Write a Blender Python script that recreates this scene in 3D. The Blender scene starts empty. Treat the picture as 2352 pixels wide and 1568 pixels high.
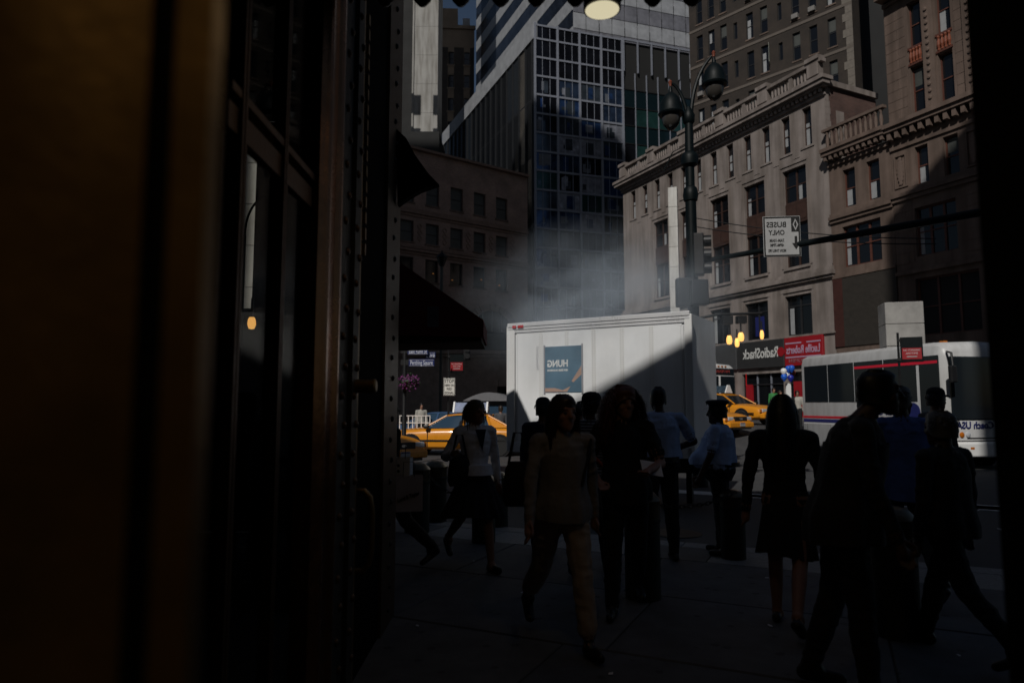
import bpy, bmesh, math, random
from mathutils import Vector, Matrix
from mathutils.kdtree import KDTree
from mathutils import noise as mnoise
random.seed(7)
R = math.radians
SC = bpy.context.scene
COL = SC.collection
CZ = 1.62
TILT = math.atan(146 / 1568)

# ------------------------------------------------------------------ camera
cd = bpy.data.cameras.new('camera')
cd.lens = 24; cd.sensor_width = 36; cd.clip_start = 0.02; cd.clip_end = 3000
cd.dof.use_dof = True; cd.dof.focus_distance = 9.0; cd.dof.aperture_fstop = 1.8
cam = bpy.data.objects.new('camera', cd); COL.objects.link(cam)
cam.location = (0, 0, CZ); cam.rotation_euler = (R(90) + TILT, 0, 0)
SC.camera = cam
# ------------------------------------------------------------------ sky + sun
SUN_DIR = Vector((-0.30, -0.70, 0.66)).normalized()
w = bpy.data.worlds.new('World'); SC.world = w; w.use_nodes = True
nt = w.node_tree; bg = nt.nodes['Background']
sky = nt.nodes.new('ShaderNodeTexSky'); sky.sky_type = 'NISHITA'; sky.sun_disc = False
sky.sun_elevation = math.asin(SUN_DIR.z); sky.sun_rotation = math.atan2(SUN_DIR.x, SUN_DIR.y)
nt.links.new(sky.outputs[0], bg.inputs[0]); bg.inputs[1].default_value = 0.05
sl = bpy.data.lights.new('sun', 'SUN'); sl.energy = 5.0; sl.angle = R(0.53); sl.color = (1, .965, .91)
so = bpy.data.objects.new('sun', sl); COL.objects.link(so); so.location = (0, 0, 60)
so.rotation_euler = SUN_DIR.to_track_quat('Z', 'Y').to_euler()
SC.view_settings.view_transform = 'Standard'; SC.view_settings.look = 'None'
SC.view_settings.gamma = 1; SC.view_settings.use_curve_mapping = False
SC.view_settings.exposure = -1.12
SC.cycles.max_bounces = 5; SC.cycles.diffuse_bounces = 2; SC.cycles.glossy_bounces = 3; SC.cycles.volume_step_rate = 2; SC.cycles.volume_max_steps = 128; SC.cycles.volume_bounces = 1

# ------------------------------------------------------------------ helpers
def at(qx, qy, Y):
    """a point of the place from the survey sheet (2352 x 1568) and its distance"""
    cx = (qx - 1176) / 1568; cy = -(qy - 784) / 1568
    dy = math.cos(TILT) - cy * math.sin(TILT); dz = math.sin(TILT) + cy * math.cos(TILT)
    k = Y / dy
    return Vector((cx * k, Y, CZ + dz * k))

MATS = {}
def M(name, col, rough=.6, metal=0., var=.12, scale=4., bump=0., bscale=None, spec=.5, emit=0., coat=0.):
    if name in MATS: return MATS[name]
    m = bpy.data.materials.new(name); m.use_nodes = True
    n = m.node_tree.nodes; l = m.node_tree.links; b = n['Principled BSDF']
    b.inputs['Roughness'].default_value = rough; b.inputs['Metallic'].default_value = metal
    b.inputs['Specular IOR Level'].default_value = spec
    if coat: b.inputs['Coat Weight'].default_value = coat
    c = (*col, 1)
    tc = n.new('ShaderNodeTexCoord')
    if var > 0:
        nz = n.new('ShaderNodeTexNoise'); nz.inputs['Scale'].default_value = scale
        nz.inputs['Detail'].default_value = 6; nz.inputs['Roughness'].default_value = .65
        l.new(tc.outputs['Object'], nz.inputs['Vector'])
        rp = n.new('ShaderNodeValToRGB')
        rp.color_ramp.elements[0].position = .3; rp.color_ramp.elements[1].position = .7
        rp.color_ramp.elements[0].color = (*[v * (1 - var) for v in col], 1)
        rp.color_ramp.elements[1].color = (*[min(1, v * (1 + var)) for v in col], 1)
        l.new(nz.outputs['Fac'], rp.inputs[0]); l.new(rp.outputs[0], b.inputs['Base Color'])
        mr = n.new('ShaderNodeMapRange'); mr.inputs['To Min'].default_value = max(.02, rough - .12)
        mr.inputs['To Max'].default_value = min(1, rough + .12)
        l.new(nz.outputs['Fac'], mr.inputs['Value']); l.new(mr.outputs[0], b.inputs['Roughness'])
    else:
        b.inputs['Base Color'].default_value = c
    if bump:
        n2 = n.new('ShaderNodeTexNoise'); n2.inputs['Scale'].default_value = bscale or scale * 8
        n2.inputs['Detail'].default_value = 5
        l.new(tc.outputs['Object'], n2.inputs['Vector'])
        bp = n.new('ShaderNodeBump'); bp.inputs['Strength'].default_value = bump; bp.inputs['Distance'].default_value = .02
        l.new(n2.outputs['Fac'], bp.inputs['Height']); l.new(bp.outputs[0], b.inputs['Normal'])
    if emit:
        b.inputs['Emission Color'].default_value = c; b.inputs['Emission Strength'].default_value = emit
    MATS[name] = m
    return m

def brick_mat(name, c1, c2, mortar, bw=.22, bh=.075, axis='xz'):
    m = bpy.data.materials.new(name); m.use_nodes = True
    n = m.node_tree.nodes; l = m.node_tree.links; b = n['Principled BSDF']
    tc = n.new('ShaderNodeTexCoord'); sp = n.new('ShaderNodeSeparateXYZ'); cb = n.new('ShaderNodeCombineXYZ')
    ad = n.new('ShaderNodeMath'); ad.operation = 'ADD'
    l.new(tc.outputs['Object'], sp.inputs[0]); l.new(sp.outputs['X'], ad.inputs[0]); l.new(sp.outputs['Y'], ad.inputs[1])
    l.new(ad.outputs[0], cb.inputs[0]); l.new(sp.outputs['Z'], cb.inputs[1])
    br = n.new('ShaderNodeTexBrick'); br.inputs['Scale'].default_value = 1
    br.inputs['Brick Width'].default_value = bw; br.inputs['Row Height'].default_value = bh
    br.inputs['Mortar Size'].default_value = bh * .13; br.inputs['Mortar Smooth'].default_value = .3
    br.inputs['Color1'].default_value = (*c1, 1); br.inputs['Color2'].default_value = (*c2, 1); br.inputs['Mortar'].default_value = (*mortar, 1)
    l.new(cb.outputs[0], br.inputs['Vector'])
    nz = n.new('ShaderNodeTexNoise'); nz.inputs['Scale'].default_value = .6; nz.inputs['Detail'].default_value = 6
    l.new(tc.outputs['Object'], nz.inputs['Vector'])
    mx = n.new('ShaderNodeMixRGB'); mx.blend_type = 'MULTIPLY'; mx.inputs[0].default_value = .75
    rp = n.new('ShaderNodeValToRGB'); rp.color_ramp.elements[0].color = (.5, .5, .5, 1); rp.color_ramp.elements[0].position = .3
    rp.color_ramp.elements[1].color = (1.2, 1.15, 1.1, 1); rp.color_ramp.elements[1].position = .72
    l.new(nz.outputs['Fac'], rp.inputs[0]); l.new(br.outputs['Color'], mx.inputs[1]); l.new(rp.outputs[0], mx.inputs[2])
    l.new(mx.outputs[0], b.inputs['Base Color']); b.inputs['Roughness'].default_value = .85
    bp = n.new('ShaderNodeBump'); bp.inputs['Strength'].default_value = .5; bp.inputs['Distance'].default_value = .01; bp.invert = True
    l.new(br.outputs['Fac'], bp.inputs['Height']); l.new(bp.outputs[0], b.inputs['Normal'])
    MATS[name] = m
    return m

def glass_mat(name, tint, refl=.035):
    m = bpy.data.materials.new(name); m.use_nodes = True
    n = m.node_tree.nodes; l = m.node_tree.links; out = n['Material Output']; n.remove(n['Principled BSDF'])
    t = n.new('ShaderNodeBsdfTransparent'); t.inputs[0].default_value = (*tint, 1)
    g = n.new('ShaderNodeBsdfGlossy'); g.inputs['Roughness'].default_value = .03
    mx = n.new('ShaderNodeMixShader'); mx.inputs[0].default_value = refl; l.new(t.outputs[0], mx.inputs[1]); l.new(g.outputs[0], mx.inputs[2])
    l.new(mx.outputs[0], out.inputs[0]); MATS[name] = m
    return m

def empty(name, loc=(0, 0, 0), rz=0., label=None, cat=None, group=None):
    o = bpy.data.objects.new(name, None); COL.objects.link(o); o.empty_display_size = .1
    o.location = loc; o.rotation_euler = (0, 0, rz)
    if label: tag(o, label, cat, group)
    return o
def tag(o, label=None, cat=None, group=None, kind=None):
    if label: o['label'] = label
    if cat: o['category'] = cat
    if group: o['group'] = group
    if kind: o['kind'] = kind
    return o

class MB:
    def __init__(s): s.v = []; s.f = []
    def quad(s, a, b, c, d):
        i = len(s.v); s.v += [tuple(a), tuple(b), tuple(c), tuple(d)]; s.f.append((i, i + 1, i + 2, i + 3)); return s
    def poly(s, pts):
        i = len(s.v); s.v += [tuple(p) for p in pts]; s.f.append(tuple(range(i, i + len(pts)))); return s
    def box(s, x0, x1, y0, y1, z0, z1):
        i = len(s.v)
        s.v += [(x0, y0, z0), (x1, y0, z0), (x1, y1, z0), (x0, y1, z0), (x0, y0, z1), (x1, y0, z1), (x1, y1, z1), (x0, y1, z1)]
        s.f += [(i, i + 3, i + 2, i + 1), (i + 4, i + 5, i + 6, i + 7), (i, i + 1, i + 5, i + 4), (i + 1, i + 2, i + 6, i + 5), (i + 2, i + 3, i + 7, i + 6), (i + 3, i, i + 4, i + 7)]
        return s
    def cbox(s, x0, x1, y0, y1, z0, z1, c=.01):
        """box with chamfered upright edges and chamfered top"""
        pts = [(x0 + c, y0), (x1 - c, y0), (x1, y0 + c), (x1, y1 - c), (x1 - c, y1), (x0 + c, y1), (x0, y1 - c), (x0, y0 + c)]
        s.prism([(p[0], p[1]) for p in pts], z0, z1 - c)
        i = len(s.v) - 8
        cx, cy = (x0 + x1) / 2, (y0 + y1) / 2
        j = len(s.v)
        for p in pts:
            dx = -c if p[0] > cx else c; dy = -c if p[1] > cy else c
            s.v.append((p[0] + dx, p[1] + dy, z1))
        s.f.pop()          # old top
        for k in range(8): s.f.append((i + k, i + (k + 1) % 8, j + (k + 1) % 8, j + k))
        s.f.append(tuple(range(j, j + 8)))
        return s
    def prism(s, pts, z0, z1):
        n = len(pts); i = len(s.v)
        s.v += [(p[0], p[1], z0) for p in pts] + [(p[0], p[1], z1) for p in pts]
        for k in range(n): s.f.append((i + k, i + (k + 1) % n, i + n + (k + 1) % n, i + n + k))
        s.f.append(tuple(reversed(range(i, i + n)))); s.f.append(tuple(range(i + n, i + 2 * n)))
        return s
    def prism_y(s, pts, y0, y1):
        """outline in x,z pushed along y"""
        n = len(pts); i = len(s.v)
        s.v += [(p[0], y0, p[1]) for p in pts] + [(p[0], y1, p[1]) for p in pts]
        for k in range(n): s.f.append((i + (k + 1) % n, i + k, i + n + k, i + n + (k + 1) % n))
        s.f.append(tuple(range(i, i + n))); s.f.append(tuple(reversed(range(i + n, i + 2 * n))))
        return s
    def lathe(s, prof, n=16, c=(0, 0, 0), axis='z'):
        i = len(s.v); m = len(prof)
        for r, h in prof:
            for k in range(n):
                a = 2 * math.pi * k / n; x, y = r * math.cos(a), r * math.sin(a)
                p = {'z': (x, y, h), 'y': (x, h, -y), 'x': (h, x, y)}[axis]
                s.v.append((c[0] + p[0], c[1] + p[1], c[2] + p[2]))
        for j in range(m - 1):
            for k in range(n):
                s.f.append((i + j * n + k, i + j * n + (k + 1) % n, i + (j + 1) * n + (k + 1) % n, i + (j + 1) * n + k))
        s.f.append(tuple(reversed(range(i, i + n)))); s.f.append(tuple(range(i + (m - 1) * n, i + m * n)))
        return s
    def tube(s, pts, r, n=8, r2=None):
        pts = [Vector(p) for p in pts]; i0 = len(s.v); m = len(pts)
        up = None
        for j, p in enumerate(pts):
            d = (pts[min(j + 1, m - 1)] - pts[max(j - 1, 0)]).normalized()
            if up is None: up = Vector((0, 0, 1)) if abs(d.z) < .9 else Vector((1, 0, 0))
            a = d.cross(up).normalized(); b = a.cross(d).normalized(); up = b
            rr = r if r2 is None else r + (r2 - r) * j / (m - 1)
            for k in range(n):
                t = 2 * math.pi * k / n
                s.v.append(tuple(p + a * (rr * math.cos(t)) + b * (rr * math.sin(t))))
        for j in range(m - 1):
            for k in range(n):
                s.f.append((i0 + j * n + k, i0 + j * n + (k + 1) % n, i0 + (j + 1) * n + (k + 1) % n, i0 + (j + 1) * n + k))
        s.f.append(tuple(reversed(range(i0, i0 + n)))); s.f.append(tuple(range(i0 + (m - 1) * n, i0 + m * n)))
        return s
    def mesh(s, name='mesh'):
        me = bpy.data.meshes.new(name); me.from_pydata(s.v, [], s.f); me.update()
        bm = bmesh.new(); bm.from_mesh(me); bmesh.ops.recalc_face_normals(bm, faces=bm.faces); bm.to_mesh(me); bm.free()
        return me
    def build(s, name, mat, parent=None, smooth=False, loc=None, rz=0.):
        me = s.mesh(name)
        return link(name, me, mat, parent, smooth, loc, rz)

def link(name, me, mat, parent=None, smooth=False, loc=None, rz=0.):
    if mat and not me.materials: me.materials.append(mat)
    if smooth:
        me.shade_smooth()
        try: me.set_sharp_from_angle(angle=R(38))
        except Exception: pass
    o = bpy.data.objects.new(name, me); COL.objects.link(o)
    if parent: o.parent = parent
    if loc is not None: o.location = loc
    o.rotation_euler = (0, 0, rz)
    return o
def copy_tree(o, parent=None):
    c = o.copy(); COL.objects.link(c); c.parent = parent
    for ch in list(o.children): copy_tree(ch, c)
    return c
def bevel(o, wd=.01, seg=2):
    m = o.modifiers.new('bevel', 'BEVEL'); m.width = wd; m.segments = seg; m.limit_method = 'ANGLE'
    return o
def struct(o): o['kind'] = 'structure'; return o

_tx = {}
def text_mesh(txt, size=1., mirror=False, ext=.004, bold=0.):
    key = (txt, size, mirror, ext, bold)
    if key in _tx: return _tx[key]
    cu = bpy.data.curves.new('lettering', 'FONT'); cu.body = txt; cu.size = size; cu.extrude = ext; cu.offset = bold
    cu.align_x = 'CENTER'; cu.align_y = 'CENTER'; cu.resolution_u = 3
    o = bpy.data.objects.new('lettering', cu); COL.objects.link(o)
    dg = bpy.context.evaluated_depsgraph_get()
    me = bpy.data.meshes.new_from_object(o.evaluated_get(dg)); me.name = 'lettering'
    bpy.data.objects.remove(o); bpy.data.curves.remove(cu)
    k = -1 if mirror else 1
    me.transform(Matrix(((k, 0, 0, 0), (0, 0, -1, 0), (0, 1, 0, 0), (0, 0, 0, 1))))
    if mirror: me.flip_normals()
    me.materials.clear()
    _tx[key] = me
    return me
def text(txt, mat, parent, loc, size, mirror=False, wd=None, rz=0., bold=0., ext=.004, roll=0.):
    me = text_mesh(txt, size, mirror, ext, bold).copy(); me.materials.append(mat)
    o = bpy.data.objects.new('lettering', me); COL.objects.link(o); o.parent = parent; o.location = loc
    o.rotation_euler = (0, roll, rz)
    if wd:
        xs = [v.co.x for v in me.vertices]; k = wd / (max(xs) - min(xs)); me.transform(Matrix.Diagonal((k, 1, 1, 1)))
    return o

# ------------------------------------------------------------------ palette
STONE = M('stone_beige', (.255, .218, .2), .85, var=.22, scale=.5, bump=.25, bscale=14)
STONE_D = M('stone_brown', (.15, .106, .085), .85, var=.22, scale=.6, bump=.3, bscale=12)
LIME = M('stone_pale', (.64, .63, .6), .85, var=.12, scale=1.5, bump=.4, bscale=40)
CONC = M('concrete_pale', (.36, .35, .33), .85, var=.12, scale=.4, bump=.2, bscale=20)
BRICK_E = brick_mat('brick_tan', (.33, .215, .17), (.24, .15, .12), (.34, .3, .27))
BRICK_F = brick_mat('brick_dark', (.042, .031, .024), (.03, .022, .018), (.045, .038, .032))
BRICK_R = brick_mat('brick_red', (.12, .06, .048), (.085, .042, .035), (.13, .1, .09))
TAN = M('tan_wall', (.33, .26, .2), .85, var=.15, scale=.5)
TAN_D = M('tan_dark_brick', (.075, .065, .06), .85, var=.3, scale=.5)
WOODF = M('window_wood', (.042, .02, .014), .6, var=.2, scale=3)
IRONF = M('window_iron', (.02, .02, .022), .5, var=.2, scale=3)
REDF = M('window_red', (.1, .034, .022), .6, var=.2, scale=3)
GLASS = M('window_glass', (.006, .007, .009), .08, var=.0, spec=.5)
BLIND = M('window_blind', (.3, .31, .32), .7, var=.15, scale=3)
BLIND_D = M('window_blind_green', (.06, .065, .06), .6, var=.2, scale=3)
ALU = M('curtain_wall_metal', (.23, .245, .29), .45, .1, var=.1)
PAN = M('metal_panel', (.36, .37, .39), .5, .2, var=.2, scale=.9)
DG = [M('tower_glass_black', (.02, .022, .03), .05, .7, var=.5, scale=.5, bump=.25, bscale=.7), M('tower_glass_blue_reflection', (.045, .1, .26), .05, .7, var=.6, scale=.7, bump=.25, bscale=.7),
      M('tower_glass_navy_reflection', (.05, .08, .15), .05, .7, var=.6, scale=.7, bump=.25, bscale=.7), M('tower_glass_pale', (.22, .23, .27), .25, .2, var=.5, scale=1.1, bump=.2, bscale=.7),
      M('tower_glass_green', (.02, .06, .058), .08, .4, var=.4, scale=.6, bump=.2, bscale=.7), M('tower_glass_slate_reflection', (.075, .095, .12), .06, .6, var=.5, scale=.8, bump=.25, bscale=.7)]  # blue, navy and slate tints stand for reflected sky and buildings
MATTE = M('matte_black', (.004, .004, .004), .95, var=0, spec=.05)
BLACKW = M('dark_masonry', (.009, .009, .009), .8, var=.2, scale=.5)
BRASS = M('old_brass', (.23, .14, .05), .45, .7, var=.25, scale=6, bump=.08, bscale=60)
BRONZE = M('dark_bronze', (.085, .045, .022), .45, .6, var=.3, scale=9, bump=.15, bscale=50)
STEEL = M('riveted_steel', (.045, .042, .037), .6, .4, var=.25, scale=12, bump=.15, bscale=60)
BLACKM = M('black_metal', (.01, .01, .011), .5, .2, var=.2)
GREENM = M('dark_green_iron', (.002, .005, .006), .5, 0, var=.2, scale=8, spec=.2)
ASPH = M('asphalt', (.05, .05, .052), .82, var=.25, scale=1.2, bump=.4, bscale=90)
SLABM = [M('pavement_concrete_%d' % i, c, .8, var=.3, scale=3.2, bump=.35, bscale=120) for i, c in enumerate([(.1, .1, .107), (.088, .091, .102), (.115, .113, .113)])]
def spots(m, sc, dark):
    n = m.node_tree.nodes; l = m.node_tree.links; b = n['Principled BSDF']; src = b.inputs['Base Color'].links[0].from_socket
    tc = [q for q in n if q.type == 'TEX_COORD'][0]
    v = n.new('ShaderNodeTexVoronoi'); v.inputs['Scale'].default_value = sc; v.inputs['Randomness'].default_value = 1
    r = n.new('ShaderNodeValToRGB'); r.color_ramp.elements[0].position = .11; r.color_ramp.elements[0].color = (dark, dark, dark, 1); r.color_ramp.elements[1].position = .16; r.color_ramp.elements[1].color = (1, 1, 1, 1)
    x = n.new('ShaderNodeMixRGB'); x.blend_type = 'MULTIPLY'; x.inputs[0].default_value = 1
    l.new(tc.outputs['Object'], v.inputs['Vector']); l.new(v.outputs['Distance'], r.inputs[0]); l.new(src, x.inputs[1]); l.new(r.outputs[0], x.inputs[2]); l.new(x.outputs[0], b.inputs['Base Color'])
for m_ in SLABM: spots(m_, 4.5, .55)
GRAN = M('granite_kerb', (.24, .235, .23), .75, var=.25, scale=22, bump=.2, bscale=90)
WHITEP = M('white_paint', (.8, .8, .79), .42, var=.05, scale=1.2, bump=.03, bscale=3)
WHITEL = M('white_line', (.6, .6, .58), .7, var=.25, scale=6)
def streaked(name, col, m=None, sc=(3, 3, .35), k=.32):
    m = m or M(name, col, .4, var=.06, scale=1.5, bump=.12, bscale=2.2); n = m.node_tree.nodes; l = m.node_tree.links; b = n['Principled BSDF']; src = b.inputs['Base Color'].links[0].from_socket
    tc = [q for q in n if q.type == 'TEX_COORD'][0]; mp = n.new('ShaderNodeMapping'); mp.inputs['Scale'].default_value = sc
    z = n.new('ShaderNodeTexNoise'); z.inputs['Scale'].default_value = 1.6; z.inputs['Detail'].default_value = 7
    r = n.new('ShaderNodeValToRGB'); r.color_ramp.elements[0].position = .36; r.color_ramp.elements[0].color = (.55, .53, .5, 1); r.color_ramp.elements[1].position = .6; r.color_ramp.elements[1].color = (1, 1, 1, 1)
    x = n.new('ShaderNodeMixRGB'); x.blend_type = 'MULTIPLY'; x.inputs[0].default_value = k
    l.new(tc.outputs['Object'], mp.inputs[0]); l.new(mp.outputs[0], z.inputs[0]); l.new(z.outputs['Fac'], r.inputs[0]); l.new(src, x.inputs[1]); l.new(r.outputs[0], x.inputs[2]); l.new(x.outputs[0], b.inputs['Base Color'])
    return m
TRAILW = streaked('trailer_white', (.9, .91, .92), None, (1.7, 1.7, .3), .2); BUSW = streaked('coach_white', (.6, .6, .6))
for m_ in (STONE, STONE_D, CONC, LIME): streaked('', None, m_, (1.1, 1.1, .13), .85)
RAIL = M('aluminium_rail', (.85, .85, .86), .3, .25, var=.05, scale=2)
RED = M('red_paint', (.5, .02, .035), .4, var=.08)
SHOPRED = M('sign_red', (.3, .008, .014), .5, var=.08)
SHOPGREY = M('sign_charcoal', (.03, .03, .031), .5, var=.1)
LETTER = M('sign_letter', (.62, .62, .6), .5, var=.05)
PINKL = M('sign_letter_pink', (.42, .3, .42), .5, var=.05)
BLUE = M('navy_paint', (.015, .02, .12), .4, var=.08)
BLUESIGN = M('street_sign_blue', (.012, .02, .11), .4, var=.08)
YEL = M('taxi_yellow', (.72, .27, .012), .3, var=.06, scale=2, coat=.4)
BLUECAR = M('car_blue', (.05, .1, .2), .3, var=.06, scale=2, coat=.4)
RUB = M('tyre_rubber', (.012, .012, .012), .8, var=.2)
CHROME = M('chrome', (.6, .6, .6), .18, 1, var=0)
LENS = M('headlight_lens', (.7, .72, .75), .12, .3, var=.1, scale=30)
AMBER = M('amber_lens', (.5, .14, .01), .3, var=0)
REDL = M('red_lens', (.5, .01, .01), .3, var=0)
CARGL = M('car_glass', (.012, .016, .02), .05, var=0)
CARGL_B = M('car_glass_sky', (.03, .06, .1), .05, var=0)
BLACKP = M('black_plastic', (.012, .012, .013), .4, var=.1)
SKIN = M('skin', (.3, .15, .1), .55, var=.1, scale=12)
SKIN_D = M('skin_deep', (.07, .035, .024), .5, var=.1, scale=12)
MAROON = M('awning_canvas', (.17, .022, .026), .85, var=.2, scale=5, bump=.2, bscale=200)
GLOW = M('lamp_globe', (1., .5, .13), .4, var=0, emit=2.6)
GLOWD = M('downlight_disc', (1., .9, .6), .4, var=0, emit=1.35)
GLOWG = M('green_signal_lens', (.02, 1., .5), .4, var=0, emit=1.3)
DOORGL = glass_mat('door_glass', (.75, .75, .72))

# ------------------------------------------------------------------ street frame
KD = Vector((.903, -.43)).normalized()           # along the kerb
KN = Vector((-KD.y, KD.x))                        # towards the road
K0 = Vector((-1.1, 9.8))
KANG = math.atan2(KD.y, KD.x)

# ------------------------------------------------------------------ ground
road = MB().quad((-900, -900, 0), (900, -900, 0), (900, 900, 0), (-900, 900, 0)).build('road', ASPH, loc=(0, 0, -.13)); struct(road)
side = empty('sidewalk', (K0.x, K0.y, 0), KANG); struct(side)
MB().box(-9, 14, -16, -.42, -.12, -.012).build('bedding', M('joint_dirt', (.04, .038, .036), .9, var=.2), side)
for k in range(18):
    x0 = -9 + k * 1.25
    bevel(MB().box(x0 + .004, x0 + 1.246, -.29, 0, -.125, .004).build('kerb_stone', GRAN, side), .015)
for k in range(26):
    x0 = -9.3 + k * .88
    MB().box(x0 + .005, x0 + .875, -.95, -.296, -.05, .001 + random.uniform(-.002, .002)).build('granite_flag', random.choice([GRAN, SLABM[2]]), side)
slabs = {}
for j in range(9):
    for i in range(-4, 8):
        wd, dp = 1.72, 1.45
        x0 = i * wd + (.3 if j % 2 else 0); y1 = -.956 - j * dp
        c = K0 + KD * (x0 + wd / 2) + KN * (y1 - dp / 2)
        if c.y < -1.6 or c.x < -4 or c.x > 8.6: continue
        o = MB().box(.006, wd - .006, -dp + .006, -.006, -.06, 0).build('paving_slab', SLABM[random.randrange(3)], side, loc=(x0, y1, random.uniform(-.004, .003)))
        bevel(o, .008, 1)
# far pavements under the opposite buildings
fp = MB().prism([(8.2, 60), (20.2, 34), (40, 34), (40, 75), (8, 75)], -.129, .86).build('far_pavement', SLABM[2]); struct(fp)
fp = MB().prism([(-30, 41), (4, 41), (7, 52), (4, 70), (-30, 60)], -.129, .008).build('far_pavement', SLABM[2]); struct(fp)
av = MB()
av.quad((3.5, 24.8, -.127), (40, 24.8, -.127), (40, 30, .72), (2.5, 30, .72)); av.quad((2.5, 30, .72), (40, 30, .72), (40, 64, .72), (0, 64, .72)); av.poly([(3.5, 24.8, -.127), (2.5, 30, .72), (0, 64, .72), (0, 64, -.127)])
struct(av.build('avenue', ASPH))
mk = empty('crosswalk', (0, 0, -.126)); struct(mk)
for k in range(9):
    MB().box(-.25, .25, -1.6, 1.6, 0, .003).build('crosswalk_stripe', WHITEL, mk, loc=(4.6 + k * .95, 13.4 - k * .42, 0), rz=R(60))
for k in range(6):
    MB().box(-.2, .2, -1.2, 1.2, 0, .003).build('crosswalk_stripe', WHITEL, mk, loc=(8.0 + k * .8, 9.4 + k * .9, 0), rz=R(74))
mh = MB().lathe([(.0, 0), (.34, 0), (.34, .006), (.3, .01), (.0, .012)], 24).build('manhole_cover', BLACKM, loc=(2.25, 9.55, -.128))
tag(mh, 'round dark manhole cover in the asphalt beyond the kerb', 'manhole cover')

# ------------------------------------------------------------------ building kit
def wall_mb(W, z0, z1, holes, rev, D, shell=True):
    """front wall at y=0 with real openings (x0,x1,za,zb), reveals `rev` deep, body D deep"""
    mb = MB()
    xs = sorted({0, W, *[h[0] for h in holes], *[h[1] for h in holes]}); zs = sorted({z0, z1, *[h[2] for h in holes], *[h[3] for h in holes]})
    for a, b in zip(xs, xs[1:]):
        cx = (a + b) / 2; run = None
        for c, d in zip(zs, zs[1:]):
            cz = (c + d) / 2
            solid = not any(h[0] < cx < h[1] and h[2] < cz < h[3] for h in holes)
            if solid: run = (run[0], d) if run else (c, d)
            if (not solid or d == z1) and run:
                mb.quad((a, 0, run[0]), (b, 0, run[0]), (b, 0, run[1]), (a, 0, run[1])); run = None
    for x0, x1, a, b in holes:
        mb.quad((x0, 0, a), (x0, rev, a), (x0, rev, b), (x0, 0, b)); mb.quad((x1, rev, a), (x1, 0, a), (x1, 0, b), (x1, rev, b))
        mb.quad((x0, 0, a), (x1, 0, a), (x1, rev, a), (x0, rev, a)); mb.quad((x0, rev, b), (x1, rev, b), (x1, 0, b), (x0, 0, b))
    if shell:
        mb.quad((0, D, z0), (0, 0, z0), (0, 0, z1), (0, D, z1)); mb.quad((W, 0, z0), (W, D, z0), (W, D, z1), (W, 0, z1))
        mb.quad((0, 0, z1), (W, 0, z1), (W, D, z1), (0, D, z1)); mb.quad((W, D, z0), (0, D, z0), (0, D, z1), (W, D, z1))
    return mb
def raw(mb, name, mat, parent):
    me = bpy.data.meshes.new(name); me.from_pydata(mb.v, [], mb.f); me.update()
    return link(name, me, mat, parent)
_wc = {}
def window(root, x, z, wd, ht, y, frame, style='sash', pane=None, blind=None, sill=None):
    """a window with frame bars, a pane and maybe a blind, each its own piece"""
    key = (round(wd, 2), round(ht, 2), style, frame.name)
    if key not in _wc:
        f = MB(); t = .06 if wd < 1.6 else .08
        f.box(0, t, -.07, 0, 0, ht); f.box(wd - t, wd, -.07, 0, 0, ht); f.box(t, wd - t, -.07, 0, 0, t); f.box(t, wd - t, -.07, 0, ht - t, ht)
        n = {'sash': 1, 'double': 2, 'triple': 3, 'plain': 1, 'trans': 2}[style]
        for k in range(1, n): f.box(wd * k / n - t * .7, wd * k / n + t * .7, -.072, 0, t, ht - t)
        if style in ('sash', 'double', 'triple'): f.box(t, wd - t, -.06, 0, ht * .5 - .03, ht * .5 + .03)
        if style == 'trans': f.box(t, wd - t, -.06, 0, ht * .74 - .04, ht * .74 + .04)
        g = MB().box(t * .5, wd - t * .5, -.012, -.004, t * .5, ht - t * .5)
        _wc[key] = (f.mesh('window'), g.mesh('pane'))
    fm, gm = _wc[key]
    if not fm.materials: fm.materials.append(frame)
    wo = link('window', fm, None, root, loc=(x, y, z))
    g = gm
    if pane is not None:
        k2 = key + (pane.name,)
        if k2 not in _wc: m2 = gm.copy(); m2.materials.clear(); m2.materials.append(pane); _wc[k2] = m2
        g = _wc[k2]
    elif not gm.materials: gm.materials.append(GLASS)
    link('pane', g, None, wo)
    if blind:
        bx0, bx1, bz0, bz1, bm = blind
        k3 = key + blind[:4] + (bm.name,)
        if k3 not in _wc:
            _wc[k3] = MB().box(wd * bx0, wd * bx1, -.022, -.015, ht * bz0, ht * bz1).mesh('blind'); _wc[k3].materials.append(bm)
        link('blind', _wc[k3], None, wo)
    return wo
BAL = MB().lathe([(.07, 0), (.085, .05), (.05, .1), (.095, .3), (.075, .48), (.045, .62), (.085, .72), (.07, .78)], 8).mesh('baluster')

# street wall on the right: three fronts stand in one plane
FAR = Vector((9.915, 59.477)); NEAR = Vector((19.042, 40.0)); UH = (NEAR - FAR).normalized(); AH = math.atan2(UH.y, UH.x)
def on_h(s): p = FAR + UH * s; return (p.x, p.y, 0)

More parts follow.
